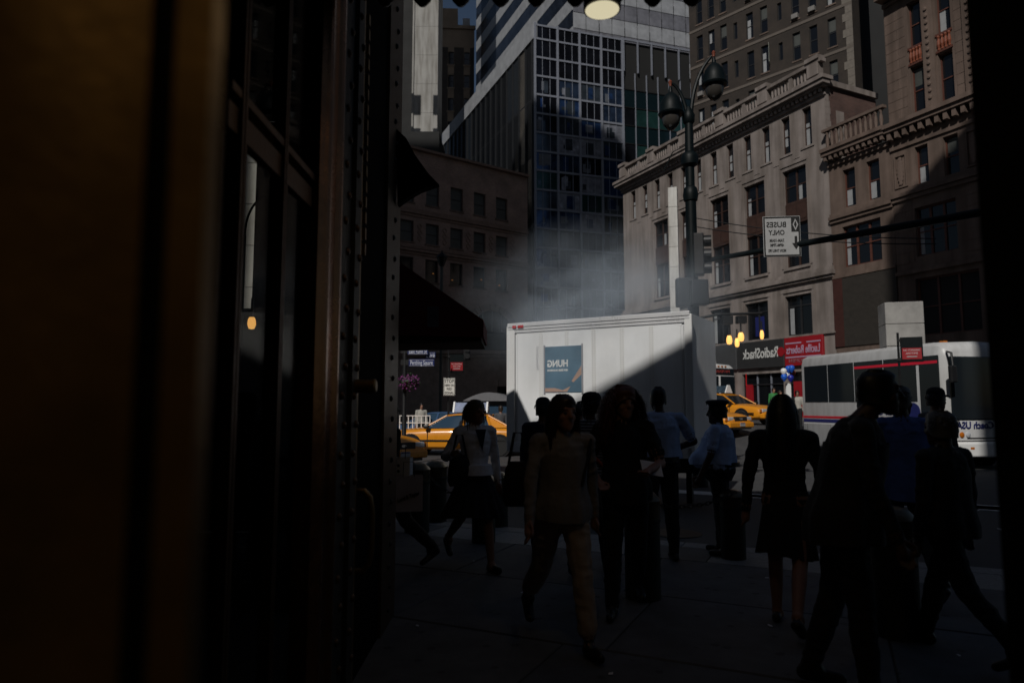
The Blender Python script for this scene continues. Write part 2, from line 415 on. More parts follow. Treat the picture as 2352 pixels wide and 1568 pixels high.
# --- beige stone corner building
H = empty('stone_building', on_h(0), AH, 'beige stone building with a balustraded roof and dentil cornice above two shop signs', 'building')
WH, HH = 21.5, 20.95
holes = []
small = [1.5 + 1.69 * k for k in range(12)]
for x in small: holes.append((x - .33 + .0, x + .36, 17.72, 20.2))
big = [18.02 - 3.42 * k for k in range(5)]
for x in big: holes.append((x, x + 1.86, 10.32, 16.65))
sec = [17.86 - 3.5 * k for k in range(5)]
for x in sec: holes.append((x, x + 2.05, 5.98, 8.5))
shops = [(.4, 4.2, .35, 3.7), (4.5, 8.2, .35, 3.7), (8.6, 13.2, .35, 3.7), (13.9, 17.5, .35, 3.7), (17.9, 20.9, .35, 3.7)]
holes += shops
raw(wall_mb(WH, 0, HH, holes, .34, 4.6), 'wall', STONE, H)
for i, x in enumerate(small):
    bl = (.08, .45, .04, .62, BLIND) if i % 3 != 1 else (.08, .4, .25, .7, BLIND)
    window(H, x - .33, 17.72, .69, 2.48, .3, WOODF, 'sash', blind=bl)
    MB().box(-.5, .53, -.06, .1, -.14, -.01).build('sill', STONE, H, loc=(x, 0, 17.72))
    if i < 11: MB().box(x + .62, x + 1.08, -.03, .0, 17.2, 17.26).build('string_course', STONE, H)
for i, x in enumerate(big):
    for (za, zb) in ((10.32, 13.05), (14.5, 16.65)):
        window(H, x, za, 1.86, zb - za, .3, WOODF, 'double', blind=random.choice([(.06, .2, .05, .6, BLIND), (.56, .7, .05, .5, BLIND), (.06, .46, .55, .95, BLIND_D)]))
    bevel(MB().box(x + .02, x + 1.84, .12, .3, 13.07, 14.48).build('spandrel', WOODF, H), .03, 1)
    MB().box(x + .2, x + .86, .1, .12, 13.3, 14.25).box(x + 1.0, x + 1.66, .1, .12, 13.3, 14.25).build('spandrel_panel', M('spandrel_dark', (.05, .024, .017), .6, var=.2), H)
    s = MB(); s.box(x - .26, x - .12, -.05, 0, 10.3, 16.9).box(x + 1.98, x + 2.12, -.05, 0, 10.3, 16.9).box(x - .26, x + 2.12, -.06, 0, 16.9, 17.04); s.build('window_surround', STONE, H)
    MB().box(x - .1, x + 1.96, -.1, .1, 10.14, 10.31).build('sill', STONE, H)
for i, x in enumerate(sec):
    window(H, x, 5.98, 2.05, 2.52, .3, IRONF, 'trans', blind=[(.06, .22, .04, .7, BLIND), (.3, .7, .1, .62, BLUE), (.06, .2, .04, .9, BLIND)][i % 3])
    s = MB(); s.box(x - .28, x - .1, -.06, 0, 5.95, 8.72).box(x + 2.15, x + 2.33, -.06, 0, 5.95, 8.72).box(x - .28, x + 2.33, -.08, 0, 8.72, 8.88); s.build('window_surround', STONE, H)
MB().box(-.1, WH + .12, -.18, 0, 9.2, 9.36).build('ledge', STONE, H); MB().box(-.15, WH + .2, -.3, 0, 9.37, 9.62).build('ledge', STONE, H)
MB().box(-.1, WH + .12, -.16, 0, 9.63, 9.84).build('ledge', STONE, H)
MB().box(-.2, WH + .1, -.12, 0, 5.86, 5.95).build('ledge', STONE, H)
MB().box(-.1, WH + .1, -.14, 0, 20.42, 20.6).build('frieze', STONE, H)
dent = MB().box(0, .2, -.3, -.142, 0, .2).mesh('dentil'); dent.materials.append(STONE)
for k in range(62): link('dentil', dent, None, H, loc=(-.05 + k * .35, 0, 20.62))
MB().box(-.5, WH + .42, -.62, -.001, 20.96, 21.2).build('cornice', STONE, H); MB().box(-.4, WH + .3, -.42, -.001, 20.84, 20.95).build('cornice', STONE, H)
MB().box(-.6, WH + .5, -.72, .2, 21.21, 21.44).build('cornice', STONE, H)
MB().box(0, WH + .1, -.3, .1, 21.45, 21.72).build('parapet_base', STONE, H)
MB().box(0, WH + .1, -.32, .12, 22.51, 22.72).build('parapet_rail', STONE, H)
BALH = BAL.copy(); BALH.materials.append(STONE); BALH.shade_smooth()
for k in range(6):
    x = .35 + k * 4.12
    bevel(MB().box(x - .42, x + .42, -.36, .16, 21.73, 22.5).build('pedestal', STONE, H), .03, 1)
    MB().box(x - .5, x + .5, -.42, .2, 22.73, 22.98).build('pedestal_cap', STONE, H)
    for q in range(2):
        if k < 5:
            for b in range(6): link('baluster', BALH, None, H, loc=(x + .72 + q * 1.85 + b * .27, -.1, 21.725))
    if k < 5: MB().box(x + 2.2, x + 2.48, -.25, .05, 21.73, 22.5).build('pedestal', STONE, H)
MB().box(WH + .004, WH + .02, .9, 1.6, 12, 19.6).build('patch', STONE, H)
bw = MB(); bw.box(WH + .002, WH + .012, .32, 4.6, 9.9, 20.9); bw.build('side_wall', BRICK_R, H)
for k in range(26): MB().box(WH + .012, WH + .05, -.02, random.uniform(.24, .46), 10 + k * .42, 10.41 + k * .42).build('quoin', STONE, H)
MB().box(WH - .5, WH + .2, .15, 4.6, 21.0, 21.35).build('coping', STONE, H)
# shops
for i, (a, b, c, d) in enumerate(shops):
    n = 3
    for k in range(n):
        x0 = a + (b - a) * k / n; wdt = (b - a) / n
        MB().box(x0 + .04, x0 + wdt - .04, .24, .25, c, d).build('shop_pane', GLASS, H)
        MB().box(x0 - .04, x0 + .04, .16, .3, c, d).build('shop_mullion', ALU if k else IRONF, H)
    MB().box(a, b, .16, .3, c - .3, c).build('stall_riser', BLACKW, H)
    MB().box(a, b, .15, .3, d - .75, d - .68).build('shop_transom', IRONF, H)
MB().box(14.1, 14.7, .1, .2, .4, 3.0).build('shop_banner', SHOPRED, H); MB().box(18.2, 18.9, .1, .2, .4, 3.1).build('shop_banner', SHOPRED, H)
def fascia(x0, x1, mat, label):
    f = bevel(MB().box(0, x1 - x0, -.2, -.003, 0, 1.78).build('shop_sign', mat, None, loc=Vector(on_h(x0)) + Vector((0, 0, 4.06)), rz=AH), .02, 1)
    return tag(f, label, 'sign', 'shop signs on the beige building')
f = fascia(13.66, 17.78, SHOPGREY, 'charcoal shop sign with one reversed pale word, beside the red sign')
text('RadioShack', LETTER, f, (2.15, -.203, .95), .95, True, wd=3.1, bold=.012, ext=.02)
MB().lathe([(.26, 0), (.3, 0), (.3, .02), (.26, .02)], 24, axis='y').build('ring_emblem', SHOPRED, f, loc=(3.9, -.225, .95))
f = fascia(17.84, 20.75, SHOPRED, 'red shop sign with reversed lettering between two pale lines')
text('Lucille Roberts', PINKL, f, (1.45, -.203, .98), .7, True, wd=2.55, bold=.01, ext=.02)
text('FOR WOMEN', M('sign_letter_dim', (.24, .12, .14), .5, var=0), f, (1.45, -.203, .3), .32, True, wd=2.2, ext=.02)
MB().box(.1, 2.8, -.215, -.2, .5, .58).build('rule', PINKL, f); MB().box(.1, 1.35, -.215, -.2, 1.38, 1.46).box(1.75, 2.8, -.215, -.2, 1.38, 1.46).build('rule', PINKL, f)
f = fascia(8.5, 13.58, M('sign_slate', (.06, .062, .066), .5, var=.1), 'blank slate grey shop sign under the second floor windows')
raw(MB().prism_y([(0, 0), (1.1, 0), (0, 1.5)], -.9, -.15), 'shop_awning', SHOPRED, None)
aw = bpy.data.objects['shop_awning']; aw.location = Vector(on_h(12.2)) + Vector((0, 0, 2.3)); aw.rotation_euler = (0, 0, AH)
tag(aw, 'small red wedge awning over the shop front below the slate sign', 'awning')

# --- narrow brown building with a balustrade
I = empty('brown_building', on_h(21.56), AH, 'narrow brown building with a balustrade, squeezed between beige stone and tall ornate fronts', 'building')
WI = 4.0
hI = [(.95, 1.75, 13.1, 15.35), (2.5, 3.3, 13.1, 15.35), (.75, 3.2, 9.6, 12.0), (.5, 3.3, 5.4, 7.6), (.4, 3.5, .3, 3.6)]
raw(wall_mb(WI, 0, 16.1, hI, .3, 5), 'wall', STONE_D, I)
for h in hI[:2]: window(I, h[0], h[2], h[1] - h[0], h[3] - h[2], .26, REDF, 'sash', blind=(.08, .5, .06, .5, BLIND))
window(I, .75, 9.6, 2.45, 2.4, .26, REDF, 'triple', blind=(.04, .14, .06, .7, BLIND)); window(I, .5, 5.4, 2.8, 2.2, .26, IRONF, 'triple', pane=BLACKW)
window(I, .4, .3, 3.1, 3.3, .26, IRONF, 'double', pane=BLACKW)
MB().box(-.02, WI, -.06, 0, 5.0, 9.0).build('cladding', M('dark_cladding', (.03, .025, .02), .7, var=.2), I)
MB().box(-.02, .62, -.075, -.062, 5.0, 9.0).build('cladding_strip', M('dark_red_cladding', (.05, .014, .01), .7, var=.2), I)
for z, o in ((9.02, .1), (12.35, .12), (12.55, .22), (12.75, .1), (15.8, .12)): MB().box(-.02, WI, -o, 0, z, z + .18).build('ledge', STONE_D, I)
MB().box(-.1, WI, -.55, 0, 16.4, 16.62).build('cornice', STONE_D, I); MB().box(-.1, WI, -.65, .1, 16.63, 16.85).build('cornice', STONE_D, I)
for k in range(11): MB().box(.05 + k * .37, .22 + k * .37, -.48, -.02, 16.12, 16.39).build('bracket', STONE_D, I)
BALI = BAL.copy(); BALI.materials.append(STONE_D); BALI.transform(Matrix.Diagonal((1.25, 1.25, 1.35, 1))); BALI.shade_smooth()
for k in range(12): link('baluster', BALI, None, I, loc=(.25 + k * .32, -.3, 16.855))
MB().box(-.05, WI, -.45, -.12, 17.92, 18.08).build('parapet_rail', STONE_D, I)

# --- tall ornate front beside the jamb
G = empty('ornate_building', on_h(25.58), AH, 'tall brown ornate building with carved panels and red window balconies', 'building')
WG, HG = 9.0, 32
cols = [(1.35, 2.05), (2.85, 3.6), (5.6, 6.4), (7.1, 7.9)]
hG = []
for a, b in cols: hG += [(a, b, 16.95, 19.6), (a, b, 20.7, 23.2), (a, b, 13.15, 15.2), (a, b, 24.4, 27)]
hG += [(1.15, 3.3, 9.35, 11.95), (5.5, 7.9, 9.35, 11.95), (1.0, 4.2, 5.2, 8.2), (.8, 4.3, .3, 4.2), (5.2, 8.4, .3, 4.2)]
raw(wall_mb(WG, 0, HG, hG, .32, 6), 'wall', STONE_D, G)
for a, b in cols:
    for za, zb in ((16.95, 19.6), (20.7, 23.2), (13.15, 15.2), (24.4, 27)):
        window(G, a, za, b - a, zb - za, .28, REDF, 'sash', blind=random.choice([None, (.1, .9, .6, .95, BLIND_D), (.1, .5, .05, .5, BLIND)]))
    MB().box(a - .05, b + .05, -.06, .02, 19.66, 19.78).build('balcony_rail', REDF, G); MB().box(a - .05, b + .05, -.06, .02, 20.56, 20.68).build('balcony_rail', REDF, G)
    BG = BAL.copy(); BG.materials.append(M('balcony_red', (.2, .05, .02), .6, var=.2))
    for k in range(4): link('baluster', BG, None, G, loc=(a + .1 + k * (b - a - .2) / 3, -.02, 19.782))
window(G, 1.15, 9.35, 2.15, 2.6, .28, REDF, 'triple', blind=(.04, .14, .05, .6, BLIND)); window(G, 5.5, 9.35, 2.4, 2.6, .28, REDF, 'triple')
window(G, 1.0, 5.2, 3.2, 3.0, .28, REDF, 'triple', pane=BLACKW); window(G, .8, .3, 3.5, 3.9, .28, IRONF, 'triple'); window(G, 5.2, .3, 3.2, 3.9, .28, IRONF, 'triple')
for z, o in ((8.5, .18), (12.5, .14), (12.72, .24), (12.95, .12), (15.4, .1), (23.6, .14), (27.5, .2)): MB().box(0, WG, -o, 0, z, z + .2).build('ledge', STONE_D, G)
MB().box(-.05, WG, -.5, 0, 16.36, 16.56).build('cornice', STONE_D, G); MB().box(-.1, WG, -.62, 0, 16.57, 16.8).build('cornice', STONE_D, G)
for k in range(20): MB().box(.1 + k * .44, .3 + k * .44, -.42, 0, 15.95, 16.35).build('bracket', STONE_D, G)
MB().box(-.05, WG, -.7, 0, 23.9, 24.2).build('cornice', STONE_D, G)
for (x, z0, z1) in ((2.45, 16.9, 23.3), (6.75, 16.9, 23.3), (4.5, 16.9, 23.3)):
    MB().box(x - .3, x + .3, -.12, 0, z0, z1).build('pilaster', STONE_D, G)
    for k in range(14):
        zz = z0 + .6 + k * .37
        MB().lathe([(.0, 0), (.1, .02), (.06, .07), (0, .08)], 8, axis='y', c=(0, -.2, 0)).build('carved_boss', STONE_D, G, loc=(x + random.uniform(-.02, .02), 0, zz))
for x in (.55, 4.35):
    MB().box(x - .36, x + .36, -.09, 0, 13.25, 13.33).box(x - .36, x + .36, -.09, 0, 15.0, 15.08).box(x - .36, x - .28, -.09, 0, 13.33, 15.0).box(x + .28, x + .36, -.09, 0, 13.33, 15.0).build('panel_frame', STONE_D, G)
    for k in range(7):
        z = 13.5 + k * .22; ww = .08 + .13 * math.sin((k + .5) / 7 * math.pi)
        MB().lathe([(0, 0), (ww, .01), (ww * .7, .08), (.02, .1)], 10, axis='y', c=(0, -.1, 0)).build('carved_boss', STONE_D, G, loc=(x, 0, z))
for z in [9.1 + .56 * k for k in range(6)] + [17.0 + .56 * k for k in range(11)]:
    for a, b in ((.03, 1.05), (3.75, 5.3)):
        if b < 2 and z > 16.9: b = 1.15
        x = a + random.uniform(0, .25)
        xs = [a] + [x + .62 * k for k in range(1, 4) if x + .62 * k < b - .2] + [b]
        for p, q in zip(xs, xs[1:]): MB().box(p + .008, q - .008, -.025, 0, z + .008, z + .548).build('ashlar_block', STONE_D, G)

# --- tall block between the two roofs, its shade put into the wall colour
K = empty('dark_tower', (27.5, 50, 0), R(-42), 'tower block with shade put into its black walls, in the gap beside the ornate front', 'building')
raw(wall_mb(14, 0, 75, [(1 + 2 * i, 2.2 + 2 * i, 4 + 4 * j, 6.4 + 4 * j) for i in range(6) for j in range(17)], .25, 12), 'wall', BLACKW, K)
for i in range(2):
    for j in range(17): window(K, 1 + 2 * i, 4 + 4 * j, 1.2, 2.4, .2, IRONF, 'sash')

# --- brown brick apartment tower
FN = Vector((29.306, 56.0)); FD = Vector((.67, -.74)).normalized(); LF = 16.1
FB = FN - FD * LF
F = empty('brick_tower', (FB.x, FB.y, 0), math.atan2(FD.y, FD.x), 'tall dark brown brick apartment tower with pale string courses above the beige roofline', 'building')
fx = [LF - s for s in (1.72, 3.35, 4.9, 7.95, 9.4, 12.2, 13.55, 14.9)]
hF = [(x - .36, x + .36, 17.3 + 3.9 * j, 19.95 + 3.9 * j) for x in fx for j in range(11)] + [(x - .2, x + .2, 17.9 + 3.9 * j, 19.6 + 3.9 * j) for x in (LF - 6.4, LF - 10.9) for j in range(11)]
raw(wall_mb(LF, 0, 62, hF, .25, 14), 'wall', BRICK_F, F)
for h in hF:
    big_ = h[1] - h[0] > .5
    window(F, h[0], h[2], h[1] - h[0], h[3] - h[2], .2, IRONF, 'sash' if big_ else 'plain', blind=random.choice([None, (.1, .55, .05, .75, BLIND), (.1, .45, .5, .9, BLIND), (.1, .9, .55, .93, BLIND_D)]) if big_ else None)
    if big_: MB().box(h[0] - .1, h[1] + .1, -.06, .05, h[2] - .12, h[2]).build('sill', STONE_D, F)
for j in range(11): MB().box(-.02, LF, -.05, 0, 16.6 + 3.9 * j, 16.86 + 3.9 * j).build('string_course', M('string_stone', (.12, .1, .085), .85), F)
for k in range(60): MB().box(LF - random.choice([.55, .8]), LF + .03, -.04, .0, 16 + k * .72, 16.7 + k * .72).build('quoin', M('quoin_stone', (.16, .14, .12), .85, var=.2), F)
for h in random.sample([q for q in hF if q[1] - q[0] > .5], 14):
    bevel(MB().box(h[0] + .06, h[1] - .06, -.28, .12, h[2] + .03, h[2] + .48).build('air_conditioner', M('conditioner_grey', (.2, .19, .18), .6, var=.2), F), .02, 1)
ow = MB().box(0, .04, -.62, 0, 0, 1.9).box(.0, .04, -.02, 0, 0, 1.9); bevel(ow.build('open_casement', M('casement_paint', (.25, .26, .22), .6), F, loc=(LF - 7.5, -.02, 33.5), rz=R(20)), .01, 1)

DG.append(M('tower_glass_deep_teal', (.006, .014, .018), .08, var=.1))
# --- glass corner building with a metal-panelled tower over it
DC = Vector((2.786, 80.0)); DR = Vector((23.6, 86.5)); UD = (DR - DC).normalized()
D = empty('glass_building', (DC.x, DC.y, 0), math.atan2(UD.y, UD.x), 'blue gridded glass corner building with a dark fluted side wall', 'building')
LD, ZD = 21.8, 48.5
MB().box(.25, LD, .25, 34, 0, ZD - .4).build('core', BLACKW, D)
zr = [ZD - .35 - 1.75] + [ZD - 2.1 - 2.37 * k for k in range(1, 20)]
zr = [ZD - .35] + [z for z in zr if z > 1]
gx = [0, 2.95, 5.9, 8.85, 11.8]
for k, x in enumerate(gx): MB().box(x - .13, x + .13, -.18, .05, 0, ZD - .1).build('mullion', ALU, D)
for k in range(4):
    for q in (1, 2): MB().box(gx[k] + .98 * q - .03, gx[k] + .98 * q + .03, -.06, -.02, 0, ZD - .5).build('glazing_bar', ALU, D)
for z in zr: MB().box(.13, 11.67, -.12, .05, z - .12, z + .12).build('transom', ALU, D)
for i in range(4):
    for j in range(len(zr) - 1):
        a, b = zr[j + 1], zr[j]
        m = DG[0] if j < 3 else random.choices(DG[:6], ([4, 1, 3, .3, .5, 2] if i == 0 else [2, 3, 3, 1.5, 1, 2]))[0]
        MB().box(gx[i] + .14, gx[i + 1] - .14, 0, .02, a + .125, b - .125).build('glass_panel', m, D)
        if j < 2:
            MB().tube([(gx[i] + .3, .06, a + .3), (gx[i + 1] - .3, .12, b - .3)], .06, 5).build('brace', PAN, D)
        for rep in range(0 if j < 3 else random.choice([0, 1, 2, 3])):
            x = random.uniform(gx[i] + .25, gx[i + 1] - 1.3)
            MB().box(x, x + random.uniform(.3, 1.1), -.012 - rep * .006, -.004 - rep * .006, a + random.uniform(.15, .9), b - random.uniform(.2, 1.2)).build('blind', random.choice([DG[3], DG[1], DG[5], DG[5], M('tower_blind_grey', (.1, .11, .13), .5, var=.2)]), D)
ng = 6; gw = (LD - 11.95) / ng
for i in range(ng + 1): MB().box(11.95 + i * gw - .05, 11.95 + i * gw + .05, -.1, .1, 0, ZD - 4.6).build('mullion', ALU, D)
for j in range(len(zr) - 1):
    a, b = zr[j + 1], zr[j]
    if b > ZD - 4.5: continue
    MB().box(12, LD, -.05, .1, b - .06, b + .06).build('transom', BLACKM, D)
    for i in range(ng):
        m = DG[4] if j % 2 == 0 else DG[6]
        if j % 2 == 0 and random.random() < .3: m = DG[0]
        MB().box(12.0 + i * gw, 11.9 + (i + 1) * gw, 0.02, .05, a + .07, b - .07).build('glass_panel', m, D)
for i in range(5): MB().box(11.95 + i * 2, 12.1 + i * 2, -.15, .1, ZD - 4.5, ZD - .1).build('mullion', ALU, D)
MB().box(11.9, LD, -.1, .1, ZD - .35, ZD - .1).build('transom', ALU, D)
for i in range(6): MB().box(12.1 + i * 1.62, 13.6 + i * 1.62, .3, .36, ZD - 4.3, ZD - .5).build('metal_panel', PAN, D)
# fluted dark side, running away to the left
UL = Vector((-13.03 - 2.786, 117.74 - 80)).normalized(); angL = math.atan2(UL.y, UL.x) - math.atan2(UD.y, UD.x)
LS = empty('side_wing', (0, 0, 0)); LS.parent = D; LS.rotation_euler = (0, 0, angL)
SIDEM = [M('side_glass_black', (.004, .005, .007), .35, var=0, spec=.25), M('side_glass_tan_reflection', (.05, .043, .036), .2, var=.5, scale=.4), M('side_glass_slate', (.012, .016, .022), .35, var=.1, spec=.25)]  # tan pane colour stands for the reflection of a tan building
for i in range(20):
    x = .3 + i * 2.05
    for j in range(4):
        z = 17 + j * 7.3
        m = SIDEM[1] if (i < 4 and random.random() < .55) else SIDEM[0] if random.random() < .8 else SIDEM[2]
        MB().box(x + .06, x + 1.98, 0.02, .1, z + .08, z + 7.2).build('glass_panel', m, LS)
    MB().box(x + .98, x + 1.04, -.1, .02, 17, 46.2).build('fin', M('fin_dark', (.03, .032, .036), .4, .4), LS)
    MB().box(x - .06, x + .06, .0, .3, 0, 46.2).build('fin', M('fin_dark', (.03, .032, .036), .4, .4), LS)
MB().box(0, 41.3, .1, .4, 0, 17).build('side_base', BLACKW, LS)
for j in range(1, 5): MB().box(.3, 41.3, -.04, .1, 17 + j * 7.3 - .12, 17 + j * 7.3 + .06).build('transom', M('fin_dark', (.03, .032, .036)), LS)
MB().box(-.1, 41.5, -.3, .3, 46.3, 48.6).build('parapet_band', PAN, LS)
for k in range(34): MB().box(.4 + k * 1.2, .62 + k * 1.2, -.5, -.31, 46.6, 48.2).build('parapet_fin', ALU, LS)

P = Vector((8.3, 88.6))
C = empty('panelled_tower', (P.x, P.y, 48.0), math.atan2(UD.y, UD.x), 'pale tower of metal panels and striped window bands rising behind the glass building', 'building')
MB().box(.2, 22, .2, 38, 0, 60).build('core', BLACKW, C)
for j in range(9):
    z = .2 + j * 2.3
    for i in range(11):
        MB().box(.05 + i * 1.95, 1.9 + i * 1.95, -.0, .15, z, z + 2.2).build('metal_panel', PAN if j % 2 == 0 else M('metal_panel_dim', (.2, .2, .225), .45, .3, var=.3, scale=.7), C)
        if (i + j) % 2: MB().box(1.905 + i * 1.95, 1.99 + i * 1.95, -.03, .15, z - .3, z + 1.2).build('joint', BLACKM, C)
CL = empty('side_face', (0, 0, 0)); CL.parent = C; CL.rotation_euler = (0, 0, angL)
finm = MB().box(0, .5, -.32, 0, 0, 2.0).mesh('fin'); finm.materials.append(M('fin_pale', (.5, .5, .5), .6))
for j in range(11):
    z = -1.5 + j * 4.4
    MB().box(0, 39, -.1, .1, z, z + 2.0).build('spandrel_band', PAN, CL)
    MB().box(0, 39, .0, .06, z + 2.02, z + 4.38).build('window_band', M('band_glass', (.02, .026, .04), .2, .2, var=.6, scale=.35), CL)
    for k in range(24):
        link('fin', finm, None, CL, loc=(.5 + k * 1.6 + random.uniform(-.12, .12), 0, z + 2.2))

# --- tan block with rooftop tank room
B = empty('tan_building', (-14.1, 128, 0), R(4), 'narrow tan building with a plain water tank room on its roof under blue sky', 'building')
hb = [(1.6 + 3.1 * i, 2.7 + 3.1 * i, 44.5 + 4.7 * j, 47.1 + 4.7 * j) for i in range(2) for j in range(6)]
raw(wall_mb(6.7, 0, 75.3, hb, .3, 12), 'wall', TAN, B)
for h in hb:
    window(B, h[0], h[2], 1.1, 2.6, .25, IRONF, 'sash')
    MB().box(h[0] - .2, h[1] + .2, -.1, .1, h[2] - .3, h[2]).build('sill', TAN, B)
MB().box(.3, 6.3, -.04, 0, 46, 74.5).build('soot_panel', TAN_D, B) if False else None
for i, (a, b) in enumerate([(0, 1.55), (2.75, 4.65), (5.85, 6.7)]): MB().box(a, b, -.05, -.001, 41, 71.5).build('dark_brick_bay', TAN_D, B)
MB().box(-.1, 6.9, -.3, .2, 75.3, 76.0).build('coping', TAN, B)
MB().box(.2, 3.4, .6, 4, 76.01, 79.9).build('tank_room', TAN, B); MB().box(4.4, 5.8, .5, 2, 76.01, 77.9).build('roof_hatch', PAN, B)

# --- pale stone shaft, and a black block added to fill the dark at the left
A = empty('stone_shaft_building', at(953, 0, 96).to_2d().to_3d(), R(0), 'plain pale grey stone shaft of a high building, its edge against blue sky', 'building')
for k in range(22):
    MB().box(0, 3.5, 0, 6, 4.4 * k + .01, 4.4 * k + 4.38).build('stone_course', CONC, A)
MB().box(-.25, -.004, -.2, 5, 0, 97).build('corner_strip', CONC, A)
pl = at(700, 0, 84); pm = at(953, 0, 84); pr = at(1009, 302, 84)
pl2 = at(640, 0, 106); pm2 = at(953, 0, 106)
Mb = empty('black_block', (pl.x, 84, 0), 0, 'black block added to fill the dark area below the pale stone shaft', 'building')
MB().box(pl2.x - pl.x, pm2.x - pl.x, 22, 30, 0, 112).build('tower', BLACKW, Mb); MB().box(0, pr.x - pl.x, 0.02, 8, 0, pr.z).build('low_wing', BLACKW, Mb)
for i in range(4):
    for j in range(6): MB().box(.6 + i * 3.2, 2 + i * 3.2, -.06, -.01, 30 + j * 5, 33 + j * 5).build('pane', GLASS, Mb)

# --- brown brick building on the left with woven brick panels
E0 = Vector((-10.044, 60.0)); E1 = Vector((-1.549, 66.2)); UE = (E1 - E0).normalized()
EB = E0 - UE * 6
E_ = empty('brick_building', (EB.x, EB.y, 0), math.atan2(UE.y, UE.x), 'brown brick building with woven brick panels and a big round arch above the viaduct', 'building')
WE, HE = 20.4, 25.2
ex = [6.0 + 2.62 * k for k in range(-2, 5)]
hE = []
for x in ex: hE += [(x, x + 1.38, 20.0, 22.2), (x, x + 1.38, 16.35, 18.28), (x, x + 1.38, 12.85, 14.92)]
hE.append((13.6, 18.4, 6.0, 8.6))
ew = wall_mb(WE, 0, HE, hE, .35, 6)
raw(ew, 'wall', BRICK_E, E_)
for h in hE[:-1]:
    lit = h[2] < 13
    window(E_, h[0], h[2], h[1] - h[0], h[3] - h[2], .3, IRONF, 'plain' if lit else 'sash', pane=GLASS if lit else BLIND_D)
    MB().box(h[0] - .1, h[1] + .1, -.08, .02, h[2] - .16, h[2]).build('sill', STONE_D, E_)
    if lit and h[0] > 4:
        MB().lathe([(0, 0), (.09, .03), (.05, .09), (0, .1)], 8).build('lamp_shade', M('dim_lamp', (1, .4, .1), emit=.25, var=0), E_, loc=(h[0] + random.uniform(.3, 1.), .1, h[2] + random.uniform(.4, 1)))
for z, o in ((15.2, .12), (15.45, .28), (15.75, .16), (18.7, .1), (18.95, .22), (19.2, .1), (24.9, .4)): MB().box(0, WE, -o, 0, z, z + .22).build('ledge', M('terracotta', (.2, .135, .105), .85, var=.25, scale=3), E_)
tile = MB().box(-.17, .17, -.05, 0, -.05, .05).mesh('woven_brick'); tile.materials.append(MATS['terracotta'])
for x in ex:
    for k in range(6):
        for q in (-1, 1):
            o = link('woven_brick', tile, None, E_, loc=(x + 2.0 + .11 * q, 0, 16.6 + k * .28)); o.rotation_euler = (0, R(45) * q * (1 if k % 2 else -1), 0)
# arch surround
for k in range(15):
    a0 = math.pi * k / 15 + .02; a1 = math.pi * (k + 1) / 15 - .02
    pts = [(16 + r * math.cos(a), 8.6 + r * .9 * math.sin(a)) for r, a in ((2.4, a0), (3.1, a0), (3.1, a1), (2.4, a1))]
    raw(MB().prism_y(pts, -.14, -.001), 'voussoir', MATS['terracotta'], E_)
raw(MB().prism_y([(16 + 2.4 * math.cos(math.pi * k / 16), 8.6 + 2.16 * math.sin(math.pi * k / 16)) for k in range(17)], -.03, -.0015), 'arch_glass', GLASS, E_)
for k in (-1, 0, 1): MB().box(15.95 + k * 1.1, 16.05 + k * 1.1, -.08, -.03, 6, 8.6 + (2.1 if k == 0 else 1.8)).build('arch_mullion', IRONF, E_)
MB().box(13.5, 18.5, .2, .3, 6, 8.6).build('arch_glass', GLASS, E_)
# --- stone viaduct wall with iron parapet
V = empty('viaduct', (-13, 43.5, 0), R(10), 'dark stone viaduct wall with an ornate green iron parapet', 'viaduct')
GRAN_D = M('granite_brown', (.22, .175, .145), .8, var=.25, scale=2, bump=.2, bscale=30)
raw(wall_mb(19, -.12, 5.0, [(12.2, 14.8, -.12, 3.3)], 1.2, 2.5), 'wall', GRAN_D, V)
for j in range(5):
    for i in range(13):
        x = i * 1.45 + (.7 if j % 2 else 0)
        if x + 1.4 > 19 or (11 < x < 14.9 and j < 3): continue
        MB().box(x + .012, x + 1.43, -.03, 0, .0 + j * .95 + .012, .94 + j * .95).build('stone_block', GRAN_D, V)
MB().box(0, 19, -.35, 0, 5.0, 5.25).build('cornice', GRAN_D, V); MB().box(0, 19, -.2, 0, 4.8, 4.98).build('cornice', GRAN_D, V)
MB().box(12, 15, .5, .6, -.1, 3.4).build('arch_shade_sheet', BLACKW, V)  # black sheet standing in for the shade inside the arch
for i in range(9):
    x = .4 + i * 2.05
    MB().box(x, x + .18, -.12, .12, 5.26, 6.5).build('parapet_post', GREENM, V)
    MB().box(x + .19, x + 2.04, -.03, .03, 5.3, 6.35).build('parapet_panel', M('iron_green_grey', (.05, .06, .055), .5, .2), V)
    for k in range(2): MB().lathe([(.12, 0), (.36, 0), (.36, .04), (.28, .06), (.12, .03)], 14, axis='y', c=(0, -.09, 0)).build('rosette', MATS['iron_green_grey'], V, loc=(x + .66 + k * .92, 0, 5.83))
MB().box(.3, 18.9, -.1, .1, 6.36, 6.5).build('parapet_rail', GREENM, V)

